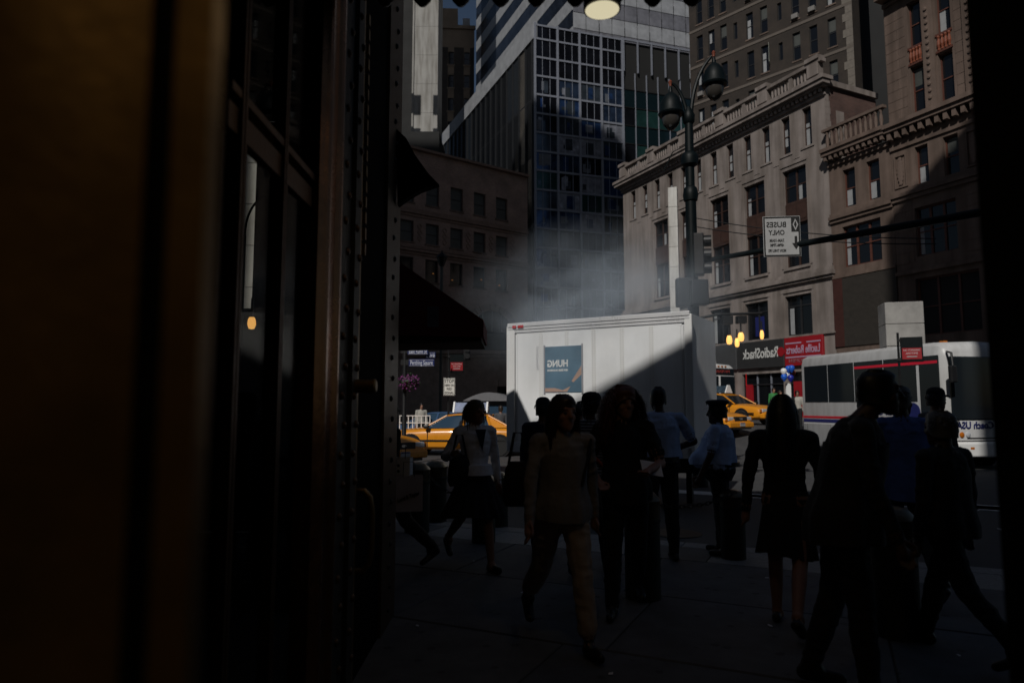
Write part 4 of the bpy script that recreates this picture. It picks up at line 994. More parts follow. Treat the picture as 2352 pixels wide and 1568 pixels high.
bevel(MB().box(-.02, TL, -.03, .03, zb - .02, zb + .17).build('bottom_rail', RAIL, TR), .01)
bevel(MB().box(-.05, .13, -.03, .06, zb, zt - .02).build('corner_post', WHITEP, TR), .015); bevel(MB().box(TL - .1, TL + .03, -.03, .06, zb, zt - .02).build('corner_post', WHITEP, TR), .015)
MB().box(.22, .34, -.06, -.05, zt - .07, zt - .02).build('marker_light', REDL, TR); MB().box(.1, .18, -.06, -.05, zt - .07, zt - .02).build('marker_light', REDL, TR)
MB().box(.1, TL, .3, 1.4, .62, zb - .02).build('chassis', BLACKM, TR)
def wheel(root, x, y, z, r, wd, side=-1, hub=CHROME):
    wh = MB().lathe([(r * .6, -wd / 2), (r * .92, -wd / 2), (r, -wd * .35), (r, wd * .35), (r * .92, wd / 2), (r * .6, wd / 2)], 22, axis='y').build('wheel', RUB, root, True, loc=(x, y, z))
    MB().lathe([(.01, 0), (r * .2, 0), (r * .25, -.02 * side), (r * .5, -.035 * side), (r * .6, 0)], 18, axis='y').build('rim', hub, wh, True, loc=(0, side * wd * .42, 0))
    return wh
for x in (.75, 1.75): wheel(TR, x, .2, .47, .47, .28); wheel(TR, x, 1.35, .47, .47, .28, 1)
for y in (.35, 1.2): MB().box(3.0, 3.1, y, y + .1, 0, .64).build('landing_leg', BLACKM, TR)
MB().box(2.2, 2.9, .2, .3, .45, .75).build('side_guard', RAIL, TR)
px = .78
bevel(MB().box(px, px + .74, -.012, -.001, 1.98, 2.82).build('poster', M('poster_blue', (.1, .18, .25), .5, var=.35, scale=1.1), TR), .002, 1)
PO = bpy.data.objects['poster']
for b_ in ((px - .03, px - .0, 1.95, 2.85), (px + .74, px + .77, 1.95, 2.85)): MB().box(b_[0], b_[1], -.016, -.001, b_[2], b_[3]).build('poster_frame', M('frame_grey', (.4, .4, .43), .4, .3), TR)
text('HUNG', WHITEP, PO, (px + .26, -.014, 2.5), .17, True, wd=.42, bold=.006, ext=.002); text('NEW SERIES ON SUNDAYS', WHITEP, PO, (px + .26, -.014, 2.38), .05, True, wd=.42, bold=.002, ext=.002)
text('Novastrud', M('grey_letter', (.62, .62, .64), .5, var=0), TR, (px - .16, -.006, 2.62), .1, True, wd=.42, roll=R(90), ext=.002)
raw(MB().prism_y([(px + .74, 2.46), (px + .74, 2.3), (px + .58, 2.16), (px + .54, 2.18)], -.0135, -.0125), 'poster_print', M('print_skin', (.45, .3, .24), .6, var=.1), PO)
raw(MB().prism_y([(px + .0, 2.06), (px + .2, 2.06), (px + .36, 2.02), (px + .52, 2.09), (px + .45, 1.99), (px, 1.99)], -.0135, -.0125), 'poster_print', MATS['print_skin'], PO)

# volume standing in for the bright haze round the trailer roof
def glow_haze():
    mb = MB(); n, m = 28, 14
    for j in range(m + 1):
        a = math.pi * j / m
        for k in range(n):
            b = 2 * math.pi * k / n; mb.v.append((math.sin(a) * math.cos(b), math.sin(a) * math.sin(b), math.cos(a)))
    for j in range(m):
        for k in range(n): mb.f.append((j * n + k, (j + 1) * n + k, (j + 1) * n + (k + 1) % n, j * n + (k + 1) % n))
    mt = bpy.data.materials.new('glow_haze'); mt.use_nodes = True; nd = mt.node_tree.nodes; l = mt.node_tree.links; nd.remove(nd['Principled BSDF'])
    v = nd.new('ShaderNodeVolumePrincipled'); v.inputs['Color'].default_value = (.76, .87, 1, 1); v.inputs['Anisotropy'].default_value = -.35
    tc = nd.new('ShaderNodeTexCoord'); ln = nd.new('ShaderNodeVectorMath'); ln.operation = 'LENGTH'; l.new(tc.outputs['Object'], ln.inputs[0])
    mr = nd.new('ShaderNodeMapRange'); mr.interpolation_type = 'SMOOTHSTEP'; mr.inputs['From Min'].default_value = .98; mr.inputs['From Max'].default_value = .2; l.new(ln.outputs['Value'], mr.inputs['Value'])
    nz = nd.new('ShaderNodeTexNoise'); nz.inputs['Scale'].default_value = 2.6; nz.inputs['Detail'].default_value = 3; nz.inputs['Distortion'].default_value = .6; l.new(tc.outputs['Object'], nz.inputs['Vector'])
    rp = nd.new('ShaderNodeMapRange'); rp.inputs['From Min'].default_value = .36; rp.inputs['From Max'].default_value = .72; l.new(nz.outputs['Fac'], rp.inputs['Value'])
    mu = nd.new('ShaderNodeMath'); mu.operation = 'MULTIPLY'; l.new(mr.outputs[0], mu.inputs[0]); l.new(rp.outputs[0], mu.inputs[1])
    m2 = nd.new('ShaderNodeMath'); m2.operation = 'MULTIPLY'; m2.inputs[1].default_value = .5; l.new(mu.outputs[0], m2.inputs[0]); l.new(m2.outputs[0], v.inputs['Density'])
    l.new(v.outputs[0], nd['Material Output'].inputs['Volume'])
    o = raw(mb, 'glow_haze', mt, None); o.location = (1.5, 12.5, 3.4); o.scale = (3.3, 2.1, 1.9); o.rotation_euler = (0, 0, math.atan2(TD.y, TD.x))
    tag(o, 'pale volume added for the glow round the roof of the white trailer', 'glow_haze', kind='stuff')
glow_haze()

# ------------------------------------------------------------------ vehicles
def loft(secs):
    """closed skin through rings of points"""
    mb = MB(); n = len(secs[0])
    for s_ in secs: mb.v += s_
    for j in range(len(secs) - 1):
        for k in range(n): mb.f.append((j * n + k, j * n + (k + 1) % n, (j + 1) * n + (k + 1) % n, (j + 1) * n + k))
    mb.f.append(tuple(reversed(range(n)))); mb.f.append(tuple(range((len(secs) - 1) * n, len(secs) * n)))
    return mb
def sedan(name, loc, ang, label, paint, group, ad=None, mirror_plate=None, glass=CARGL):
    r = empty(name, loc, ang, label, 'taxi' if ad else 'car', group)
    st = [(-2.68, .78, .72, .42), (-2.6, .86, .86, .3), (-2.3, .93, .97, .22), (-1.5, .97, 1.0, .2), (-.5, .985, .99, .2), (.5, .985, .98, .2), (1.1, .98, .96, .2), (1.6, .96, .93, .2), (2.2, .93, .87, .22), (2.5, .88, .8, .26), (2.64, .8, .68, .34), (2.69, .7, .56, .4)]
    secs = []
    for x, hw, zt, zb_ in st:
        half = [(x, .0, zb_), (x, -hw * .88, zb_), (x, -hw * .985, zb_ + .1), (x, -hw, zb_ + .3 if zt - zb_ > .45 else (zt + zb_) / 2), (x, -hw * .97, zt - .13), (x, -hw * .9, zt - .03), (x, -hw * .55, zt + .005), (x, 0, zt + .02)]
        secs.append(half + [(p[0], -p[1], p[2]) for p in reversed(half[1:-1])])
    bo = loft(secs).build('body', paint, r, True)
    m = bo.modifiers.new('subsurf', 'SUBSURF'); m.levels = 1; m.render_levels = 1
    # cabin: roof, pillars, panes
    B0 = {'wf': (1.18, .84, .955), 'wr': (-1.82, .84, .985)}; T0 = {'wf': (.38, .63, 1.4), 'wr': (-1.0, .63, 1.41)}
    roofs = []
    for x, hw, z in ((.42, .62, 1.385), (.1, .66, 1.425), (-.4, .67, 1.44), (-.85, .65, 1.425), (-1.05, .61, 1.39)):
        half = [(x, -hw, z - .03), (x, -hw * .96, z), (x, -hw * .5, z + .03), (x, 0, z + .035)]
        secs_ = half + [(p[0], -p[1], p[2]) for p in reversed(half[:-1])]
        roofs.append(secs_ + [(x, 0, z - .035)])
    loft(roofs).build('roof', paint, r, True)
    for sd in (-1, 1):
        A_ = [Vector((1.18, sd * .82, .95)), Vector((.4, sd * .62, 1.38))]; Bp = [Vector((-.22, sd * .87, .96)), Vector((-.28, sd * .66, 1.4))]; C_ = [Vector((-1.2, sd * .87, .97)), Vector((-1.02, sd * .64, 1.39))]; C2 = [Vector((-1.86, sd * .8, .98)), Vector((-1.05, sd * .6, 1.39))]
        for nm, pr, rad in (('pillar', A_, .035), ('pillar', Bp, .045), ('pillar', C_, .05), ('pillar', C2, .04)):
            MB().tube(pr, rad, 6).build(nm, paint, r, True)
        raw(MB().poly([C_[0], C2[0], C2[1], C_[1]]), 'quarter_panel', paint, r)
        for a, b in ((A_, Bp), (Bp, C_)):
            s_ = .985
            raw(MB().poly([(p.x, p.y * s_, p.z) for p in (a[0], b[0], b[1], a[1])]), 'side_window', glass, r)
        MB().box(-.26, -.24, sd * .985 - .004, sd * .985 + .004, .3, .93).build('door_line', BLACKP, r); MB().box(1.0, 1.02, sd * .98 - .004, sd * .98 + .004, .32, .92).build('door_line', BLACKP, r)
        for x in (.0 - .15, -1.1): MB().box(x, x + .16, sd * .99 - .02, sd * .99 + .02, .8, .84).build('door_handle', BLACKP, r)
        bevel(MB().box(-2.3, 2.3, sd * .985 - .015, sd * .985 + .015, .5, .56).build('rub_strip', BLACKP, r), .005, 1)
        bevel(MB().box(.95, 1.12, sd * 1.02 - .1, sd * 1.02 + .1, .95, 1.07).build('mirror', BLACKP, r), .03)
        for x in (1.62, -1.5):
            MB().lathe([(.005, -.02), (.4, -.02), (.41, 0), (.4, .02), (.005, .02)], 22, axis='y').build('wheel_arch', BLACKP, r, loc=(x, sd * .955, .36))
            wheel(r, x, sd * .9, .335, .335, .2, sd, CHROME)
        hl = bevel(MB().box(2.52, 2.655, sd * .62 - .19, sd * .62 + .17, .58, .73).build('headlight', LENS, r), .03)
        MB().box(2.54, 2.62, sd * .84 - .05, sd * .84 + .04, .58, .71).build('turn_lamp', AMBER, r)
        MB().box(-2.66, -2.58, sd * .62 - .18, sd * .62 + .18, .6, .78).build('tail_lamp', REDL, r)
    raw(MB().poly([(1.17, -.78, .96), (1.17, .78, .96), (.41, .6, 1.375), (.41, -.6, 1.375)]), 'windscreen', glass, r); raw(MB().poly([(-1.84, .78, .99), (-1.84, -.78, .99), (-1.05, -.58, 1.38), (-1.05, .58, 1.38)]), 'rear_window', glass, r)
    bevel(MB().box(2.6, 2.69, -.42, .42, .56, .74).build('grille', BLACKP, r), .02)
    bp = MB().lathe([(.09, 0), (.09, .01)], 14, axis='x'); ob = bp.build('badge', CHROME, r, loc=(2.69, 0, .65)); ob.scale = (1, 1, .45)
    bevel(MB().box(2.5, 2.74, -.84, .84, .3, .52).build('bumper', paint, r), .05, 3); MB().box(2.6, 2.745, -.62, .62, .24, .3).build('air_dam', BLACKP, r)
    pt = bevel(MB().box(2.745, 2.76, -.17, .17, .36, .5).build('number_plate', SIGNW, r), .004, 1); MB().box(2.76, 2.763, -.15, .15, .46, .49).build('plate_band', BLUE, pt)
    bevel(MB().box(-2.75, -2.5, -.84, .84, .3, .54).build('rear_bumper', paint, r), .05, 3)
    if ad:
        tri = [(-.0, 1.5), (-.22, 1.53), (-.06, 1.86), (.06, 1.86), (.22, 1.53), (0, 1.5)]
        rt = empty('roof_sign', (-.35, 0, 0)); rt.parent = r
        o = MB(); o.prism_y([(-.24, 1.5), (.24, 1.5), (.05, 1.84), (-.05, 1.84)], -.58, .58)
        o2 = raw(o, 'advert_board', ad, rt); o2.rotation_euler = (0, 0, R(90))
        for q in (-1, 1):
            c = raw(MB().prism_y([(-.27, 1.49), (.27, 1.49), (.07, 1.87), (-.07, 1.87)], -.03, .03), 'end_cap', WHITEP, rt); c.rotation_euler = (0, 0, R(90)); c.location = (q * .6, 0, 0)
    return r
AD1 = M('advert_blue', (.16, .2, .32), .5, var=.5, scale=4); AD2 = M('advert_red', (.3, .1, .12), .5, var=.5, scale=5); AD3 = M('advert_dark', (.03, .05, .07), .4, var=.5, scale=6); AD4 = M('advert_green', (.2, .26, .2), .5, var=.5, scale=3)
def head(dx, dy): return math.atan2(dy, dx)
TG = 'yellow taxis in the street'
def carat(q, d, z, dx, dy, *a, **k):
    f_ = Vector((dx, dy)).normalized(); p = at(q, 930, d); c = Vector((p.x, d)) - f_ * 2.7
    return sedan(a[0], (c.x, c.y, z), head(dx, dy), *a[1:], **k)
carat(930, 18.6, -.13, .76, -.65, 'taxi', 'yellow taxi nosing out beside the riveted post with one headlight showing', YEL, TG, AD4, glass=CARGL_B)
carat(893, 25.0, -.13, -.99, .12, 'taxi', 'yellow taxi side on behind the woman in the white cardigan', YEL, TG, AD1, glass=CARGL_B)
carat(1702, 27.5, .42, .62, -.78, 'taxi', 'yellow taxi with reddish roof advert in front of the city bus', YEL, TG, AD2)
carat(1778, 31.2, .72, .58, -.81, 'taxi', 'yellow taxi with dark glossy roof advert below the charcoal shop sign', YEL, TG, AD3)
carat(880, 31.0, -.13, -.96, .28, 'car', 'pale blue car behind the white barrier', BLUECAR, None, glass=CARGL_B)

def bus(name, loc, ang, label, L, W, Hh, coach):
    r = empty(name, loc, ang, label, 'bus')
    secs = []
    for x, sx, zt in ((-L, .96, Hh - .05), (-L + .1, 1, Hh), (-.5, 1, Hh), (-.18, .985, Hh - .02), (-.03, .95, Hh - .12), (.04, .9, Hh - .3)):
        hw = W / 2 * sx
        half = [(x, 0, .35), (x, -hw * .96, .35), (x, -hw, .5), (x, -hw, zt - .3), (x, -hw * .96, zt - .1), (x, -hw * .8, zt), (x, 0, zt + .04)]
        secs.append(half + [(p[0], -p[1], p[2]) for p in reversed(half[1:-1])])
    loft(secs).build('body', BUSW, r, True)
    hw = W / 2
    for sd in (-1, 1):
        n = max(3, int(L / 1.5)); x0 = -L + .2; wl = (L - (1.1 if coach else .9)) / n
        zlo, zhi = (1.85, Hh - .38) if coach else (1.5, Hh - .6)
        for k in range(n): bevel(MB().box(x0 + k * wl + .02, x0 + (k + 1) * wl - .02, sd * hw - .012, sd * hw + .012, zlo, zhi).build('side_window', CARGL, r), .004, 1)
        MB().box(-.8, -.12, sd * hw - .014, sd * hw + .014, 1.45 if coach else 1.3, zhi).build('driver_window', CARGL, r)
        for x in (-L + L * .3, -1.35 if coach else -1.8):
            MB().lathe([(.005, -.02), (.58, -.02), (.58, .02), (.005, .02)], 22, axis='y').build('wheel_arch', BLACKP, r, loc=(x, sd * (hw - .008), .5))
            wheel(r, x, sd * (hw - .1), .48, .48, .26, sd)
        if coach:
            MB().box(-L + .1, -.9, sd * hw - .006, sd * hw + .006, 1.3, 1.38).build('red_stripe', RED, r); MB().box(-L + .1, -.8, sd * hw - .006, sd * hw + .006, 1.16, 1.27).build('blue_stripe', BLUE, r)
            MB().box(-L + .1, -.7, sd * hw - .007, sd * hw + .007, 1.1, 1.13).build('trim', RAIL, r)
            MB().box(-L * .55, -.15, sd * hw - .016, sd * hw + .016, Hh - .6, Hh - .52).build('marker_stripe', M('marker_red', (.75, .02, .05), .35, var=0), r)
            MB().box(-2.6, -2.52, sd * hw - .02, sd * hw + .02, .98, 1.05).build('side_marker', AMBER, r)
            for k in range(4): MB().box(-L + .3 + k * 1.25, -L + .31 + k * 1.25, sd * hw - .004, sd * hw + .004, .5, 1.08).build('hatch_line', BLACKP, r)
    if coach:
        bevel(MB().box(-.02, .075, -hw * .86, hw * .86, 1.35, Hh - .42).build('windscreen', CARGL, r), .03)
        bevel(MB().box(-.1, .12, -hw * .95, hw * .95, .34, .75).build('bumper', WHITEP, r), .06, 3)
        for sd in (-1, 1):
            for k, m_ in enumerate((REDL, AMBER, LENS)):
                MB().lathe([(.005, 0), (.07, 0), (.075, .02), (.05, .035), (.005, .04)], 16, axis='x').build('headlight', m_, r, True, loc=(.045, sd * (hw * .8 - k * .2), .95))
            MB().box(.12, .126, sd * .55 - .06, sd * .55 + .06, .56, .62).build('turn_lamp', AMBER, r)
            MB().box(-.35, -.2, sd * .9 - .06, sd * .9 + .06, Hh - .02, Hh + .03).build('roof_marker', AMBER, r)
        MB().box(.04, .052, -hw * .5, hw * .5, .84, .87).build('panel_gap', BLACKP, r); MB().box(.03, .048, -hw * .9, hw * .9, .77, .79).build('panel_gap', BLACKP, r)
        text('Coach USA', BLUE, r, (-2.1, -hw - .008, 1.56), .34, True, wd=1.5, bold=.006)
        t_ = text('Coach USA', BLUE, r, (.058, -.35, 1.2), .26, True, wd=1.2, bold=.006); t_.rotation_euler = (0, 0, R(90))
        MB().lathe([(.16, 0), (.27, 0), (.27, .012), (.16, .012)], 22, axis='y').build('roundel', BLUE, r, loc=(-1.1, -hw - .02, 1.55))
        MB().tube([(.05, -hw * .9, Hh - .3), (.35, -hw * 1.02, Hh - .35), (.42, -hw * 1.05, Hh - .7)], .03, 8).build('mirror_arm', BLACKP, r, True); bevel(MB().box(.34, .46, -hw * 1.05 - .1, -hw * 1.05 + .1, Hh - 1.15, Hh - .7).build('mirror', BLACKP, r), .03)
    else:
        bevel(MB().box(-.02, .07, -hw * .88, hw * .88, 1.1, Hh - .62).build('windscreen', CARGL, r), .03); bevel(MB().box(-.02, .066, -hw * .86, hw * .86, Hh - .56, Hh - .22).build('destination_box', CARGL, r), .02)
        t_ = text('M4 PENN STA', M('led_red', (.4, .05, .04), .5, var=0), r, (.068, 0, Hh - .39), .22, True, wd=1.5); t_.rotation_euler = (0, 0, R(90))
        for k in range(5): MB().box(.0, .05, -.5 + k * .25 - .05, -.5 + k * .25 + .05, Hh - .14, Hh - .09).build('roof_marker', AMBER, r)
        bevel(MB().box(-2.6, -.7, -hw * .7, hw * .5, Hh + .02, Hh + .26).build('roof_unit', WHITEP, r), .05)
        bevel(MB().box(-.1, .14, -hw * .95, hw * .95, .36, .62).build('bumper', BLACKP, r), .05)
        MB().box(.05, .09, -.05, .05, 1.0, Hh - .6).build('pillar', WHITEP, r)
        for sd in (-1, 1): MB().lathe([(.005, 0), (.1, 0), (.1, .03), (.005, .04)], 14, axis='x').build('headlight', LENS, r, loc=(.04, sd * .85, .85))
    return r
f_ = Vector((.2, -.98)).normalized(); nrm = Vector((-f_.y, f_.x))
fc = Vector((11.73, 18.6)) + nrm * 1.25
bus('coach', (fc.x, fc.y, -.13), head(f_.x, f_.y), 'white coach with red and blue stripes and black windows', 6.3, 2.5, 3.5, True)
p = at(1652, 930, 35)
bus('city_bus', (p.x, p.y, .72), head(.5, -.87), 'white city bus showing its destination board behind the taxis', 9, 2.5, 3.0, False)

# balloons tied above the pavement
bq = [(1800, 853, WHITEP), (1811, 847, M('balloon_blue', (.02, .12, .6), .3, var=0)), (1808, 860, WHITEP), (1801, 866, MATS['balloon_blue']), (1816, 868, M('balloon_navy', (.02, .03, .3), .3, var=0)), (1820, 857, M('balloon_red', (.3, .05, .03), .3, var=0)), (1818, 846, MATS['balloon_blue'])]
bm_ = MB().lathe([(.012, -.19), (.02, -.165), (.08, -.1), (.125, 0), (.115, .07), (.07, .125), (.004, .14)], 16).mesh('balloon'); bm_.shade_smooth()
BLL = ['white balloon resting above the other white one in the bunch', 'bright blue balloon wedged beside the upper white balloon', 'white balloon tucked below the other white one in the bunch', 'bright blue balloon hanging lowest under the white balloons', 'deep navy balloon in the bunch below the red shop sign', 'dull red balloon in the bunch below the red shop sign', 'bright blue balloon right above the dull red balloon']
for k, (qx, qy, m_) in enumerate(bq):
    me = bm_.copy(); me.materials.append(m_); o = bpy.data.objects.new('balloon', me); COL.objects.link(o); o.location = at(qx, qy, 27.5 + .12 * (k % 3)); tag(o, BLL[k], 'balloon', 'balloons in a bunch')
p = at(1812, 900, 27.7)
o = MB().box(-.1, .1, 0, .12, -p.z - .1, .35).build('white_post', WHITEP, None, loc=p); bevel(o, .01, 1); tag(o, 'plain white post under the balloons', 'post')

# ------------------------------------------------------------------ people
CL = lambda n, c, v=.15, s_=9: M(n, c, .85, var=v, scale=s_, bump=.5, bscale=14)
SHIRT_BLUE = CL('shirt_police_blue', (.42, .56, .86)); TROUS = CL('trousers_black', (.008, .008, .011)); SHOE = M('shoe_black', (.008, .008, .008), .4)
WHITEC = CL('cardigan_white', (.78, .78, .82)); SKIRT = CL('skirt_black', (.012, .012, .016)); BEIGE = CL('trousers_beige', (.34, .265, .205)); TAUPE = CL('top_taupe', (.2, .178, .16))
DARK = CL('cloth_black', (.008, .008, .009)); NAVY = CL('cloth_navy', (.012, .016, .04)); SHIRT2 = CL('shirt_mid_blue', (.1, .18, .5)); GREYC = CL('cloth_grey', (.07, .07, .075)); PALE = CL('cloth_pale', (.4, .38, .34)); JEANS = CL('jeans', (.018, .022, .035))
HAIRB = M('hair_black', (.006, .005, .005), .45, var=.3, scale=30); HAIRBR = M('hair_brown', (.03, .018, .011), .45, var=.4, scale=30); HAIRR = M('hair_auburn', (.11, .032, .016), .45, var=.4, scale=30); HAIRBL = M('hair_ash_blonde', (.14, .1, .07), .45, var=.4, scale=30); HAIRG = M('hair_grey', (.09, .085, .08), .5, var=.3, scale=30)
CAPN = CL('cap_navy', (.008, .009, .018))
def stripes():
    m = M('striped_jersey', (.02, .025, .045), .85, var=0)
    n = m.node_tree.nodes; l = m.node_tree.links; tc = n['Texture Coordinate'] if 'Texture Coordinate' in n else n.new('ShaderNodeTexCoord')
    wv = n.new('ShaderNodeTexWave'); wv.bands_direction = 'Z'; wv.inputs['Scale'].default_value = 11; wv.inputs['Distortion'].default_value = .6
    rp = n.new('ShaderNodeValToRGB'); rp.color_ramp.elements[0].position = .55; rp.color_ramp.elements[0].color = (.015, .02, .04, 1); rp.color_ramp.elements[1].position = .65; rp.color_ramp.elements[1].color = (.3, .33, .4, 1)
    l.new(tc.outputs['Object'], wv.inputs[0]); l.new(wv.outputs['Fac'], rp.inputs[0]); l.new(rp.outputs[0], n['Principled BSDF'].inputs['Base Color']); return m
STRIPE = stripes()

def cap_rings(p0, p1, r0, r1, n=9, flat=None):
    """tapered rounded limb piece: list of rings"""
    p0 = Vector(p0); p1 = Vector(p1); d = p1 - p0; L = max(d.length, 1e-4); d /= L
    up = Vector((0, 1, 0)) if abs(d.y) < .9 else Vector((1, 0, 0)); a = d.cross(up).normalized(); b = a.cross(d).normalized()
    st = [(-.98, .2), (-.8, .6), (-.45, .89), (0, 1)]
    ax = [(r0 * t, r0 * k) for t, k in st]; m = max(2, int(L / .035))
    ax += [(L * i / m, r0 + (r1 - r0) * i / m) for i in range(1, m)] + [(L - r1 * t, r1 * k) for t, k in reversed(st)]
    out = []
    for t, rr in ax:
        fa, fb = flat or (1, 1)
        out.append([tuple(p0 + d * t + a * (rr * fa * math.cos(2 * math.pi * k / n)) + b * (rr * fb * math.sin(2 * math.pi * k / n))) for k in range(n)])
    return out
class Body:
    def __init__(s): s.mb = MB(); s.mi = []
    def rings(s, rg, m):
        n = len(rg[0]); i = len(s.mb.v)
        for j, r_ in enumerate(rg):
            s.mb.v += r_; s.mi += [m[j] if isinstance(m, list) else m] * n
        for j in range(len(rg) - 1):
            for k in range(n): s.mb.f.append((i + j * n + k, i + j * n + (k + 1) % n, i + (j + 1) * n + (k + 1) % n, i + (j + 1) * n + k))
        s.mb.f.append(tuple(reversed(range(i, i + n)))); s.mb.f.append(tuple(range(i + (len(rg) - 1) * n, i + len(rg) * n)))
    def cap(s, p0, p1, r0, r1, m, n=9, flat=None): s.rings(cap_rings(p0, p1, r0, r1, n, flat), m)

def person(loc, yaw, h, label, top, bottom, skin=SKIN, hair=('short', HAIRB), legs=None, arms=None, sleeve='long', shoe=SHOE, crop=0., bare=False, lean=0., belly=0., wide=1., deep=1., head_yaw=0., cap=None, lod=0, skirt=None, hem=.97, vest=None, group=None, head_fwd=0., extra=None, loose=None):
    root = empty('person', loc, yaw, label, 'person', group)
    B = Body(); TOP, BOT, SK, SH = 0, 1, 2, 3
    legs = legs or ((0, 0, 3, 0), (0, 0, 3, 0)); arms = arms or ((0, 8, 8, 4), (0, 8, 8, 4))
    sgn = (-1, 1)
    sh_ = lambda p: (p[0], p[1] - lean * max(0, p[2] - .92), p[2])
    # torso
    prof = [(.82, .0, .12, .09), (.87, .0, .155, .112), (.93, .005, .168 , .12), (1.0, .0, .155, .112), (1.07, -.002, .14, .104), (1.14, 0, .142, .106), (1.22, .0, .156, .113), (1.30, .003, .168, .117), (1.37, .008, .165, .104), (1.42, .012, .12, .082), (1.455, .012, .07, .062)]
    rg, mi = [], []
    for z, y, ax, ay in prof:
        bl = belly * math.exp(-((z - 1.06) / .13) ** 2); n = 16
        rg.append([sh_((ax * wide * (1 + bl * .5) * math.cos(2 * math.pi * k / n), y - bl * .06 + (ay * deep + bl * .07) * math.sin(2 * math.pi * k / n), z)) for k in range(n)])
        mi.append(BOT if z < hem else TOP)
    B.rings(rg, mi)
    # legs
    low = 9
    feet = []
    for s_, (th, sp, kn, ft) in zip(sgn, legs):
        hip = Vector((s_ * .085, 0, .9)); a = R(th); d = Vector((s_ * math.sin(R(sp)), -math.sin(a), -math.cos(a))).normalized(); knee = hip + d * .42
        a2 = R(th - kn); d2 = Vector((s_ * math.sin(R(sp)) * .6, -math.sin(a2), -math.cos(a2))).normalized(); ank = knee + d2 * .41
        x_ = .012 if not bare else -.004
        legm = SK if bare else BOT
        B.cap(hip, knee, .092 + x_, .06 + x_, BOT if not bare else SK, 10)
        if crop:
            kk = knee + d2 * (.41 * (1 - crop)); B.cap(knee, kk, .06 + x_, .056 + x_, BOT, 10); B.cap(kk, ank, .04, .034, SK, 9)
        else:
            mid = knee + d2 * .14; B.cap(knee, mid, .058 + x_, .057 + x_, legm, 10); B.cap(mid, ank, .057 + x_, (.035 if bare else .052), legm, 9)
        fp_ = R(ft); fd = Vector((s_ * .12, -math.cos(fp_), -math.sin(fp_))).normalized()
        heel = ank + Vector((0, .035, -.045)); toe = ank + fd * .15 + Vector((0, 0, -.05))
        B.cap(heel, toe, .043, .036, SH, 9, (1.05, .85)); B.cap(ank, ank + Vector((0, -.03, -.03)), .042, .045, SH if not bare else SK, 8)
        low = min(low, heel.z - .037, toe.z - .031)
    # arms
    hands = []
    for s_, (af, ab, ff, fb) in zip(sgn, arms):
        S_ = Vector(sh_((s_ * .182 * wide, .01, 1.395))); B.cap(sh_((s_ * .05, .01, 1.405)), S_, .062, .06, TOP if sleeve != 'tank' else SK, 9)
        d = Vector((s_ * math.sin(R(ab)), -math.sin(R(af)) * math.cos(R(ab)), -math.cos(R(af)) * math.cos(R(ab)))); el = S_ + d * .285
        d2 = Vector((s_ * math.sin(R(fb)), -math.sin(R(ff)) * math.cos(R(fb)), -math.cos(R(ff)) * math.cos(R(fb)))).normalized(); wr = el + d2 * .25
        if sleeve == 'long':
            B.cap(S_, el, .057, .049, TOP, 9); B.cap(el, wr, .048, .037, TOP, 9)
        elif sleeve == 'short':
            md = S_ + d * .2; B.cap(S_, md, .062, .064, TOP, 10); B.cap(md, el, .044, .042, SK, 9); B.cap(el, wr, .042, .03, SK, 9)
        else:
            B.cap(S_, el, .05, .042, SK, 9); B.cap(el, wr, .041, .029, SK, 9)
        # hand: palm, four fingers in two joints, thumb off the side
        side = Vector((0, -1, 0)) if abs(d2.y) < .8 else Vector((-s_, 0, 0)); side = (side - d2 * side.dot(d2)).normalized(); nr = d2.cross(side).normalized() * s_
        pm = wr + d2 * .085; B.cap(wr, pm, .029, .036, SK, 8, (1, .8))
        for q in range(4):
            off = side * (.03 - q * .02); ln = (.07, .08, .075, .058)[q]
            k1 = pm + off + d2 * ln * .5 - nr * .006; k2 = k1 + (d2 * .85 - nr * .5).normalized() * ln * .5
            B.cap(pm + off * .9 - d2 * .01, k1, .0105, .0098, SK, 6); B.cap(k1, k2, .0098, .0085, SK, 6)
        tb_ = wr + d2 * .03 + side * .028; B.cap(tb_, tb_ + (side * .8 + d2 * .8).normalized() * .05, .0125, .0105, SK, 6); B.cap(tb_ + (side * .8 + d2 * .8).normalized() * .05, tb_ + (side * .35 + d2 * 1.2).normalized() * .082, .0105, .009, SK, 6)
        hands.append((wr, pm, d2))
    # neck and head
    nb = Vector(sh_((0, .012, 1.42))); hc = Vector(sh_((0, -.012 - head_fwd, 1.588)))
    B.cap(nb, hc + Vector((0, .02, -.06)), .057, .05, SK, 10)
    cy, sy = math.cos(R(head_yaw)), math.sin(R(head_yaw))
    def hp(p): return (hc.x + p[0] * cy - p[1] * sy, hc.y + p[0] * sy + p[1] * cy, hc.z + p[2])
    n = 16
    B.rings([[hp((ax * math.cos(2 * math.pi * k / n), y + ay * math.sin(2 * math.pi * k / n), z)) for k in range(n)] for z, y, ax, ay in ((-.118, -.052, .018, .02), (-.108, -.047, .034, .036), (-.085, -.032, .05, .058), (-.05, -.014, .062, .078), (-.02, -.004, .068, .088), (.02, .003, .073, .094), (.055, .008, .074, .095), (.085, .011, .066, .084), (.106, .013, .046, .058), (.116, .014, .02, .026))], SK)
    B.cap(hp((0, -.09, .022)), hp((0, -.106, -.022)), .011, .0165, SK, 8); B.cap(hp((-.036, -.083, .034)), hp((.036, -.083, .034)), .012, .012, SK, 6); B.cap(hp((-.02, -.083, -.058)), hp((.02, -.083, -.058)), .0095, .0095, SK, 6); B.cap(hp((0, -.07, -.1)), hp((0, -.072, -.095)), .022, .02, SK, 8)
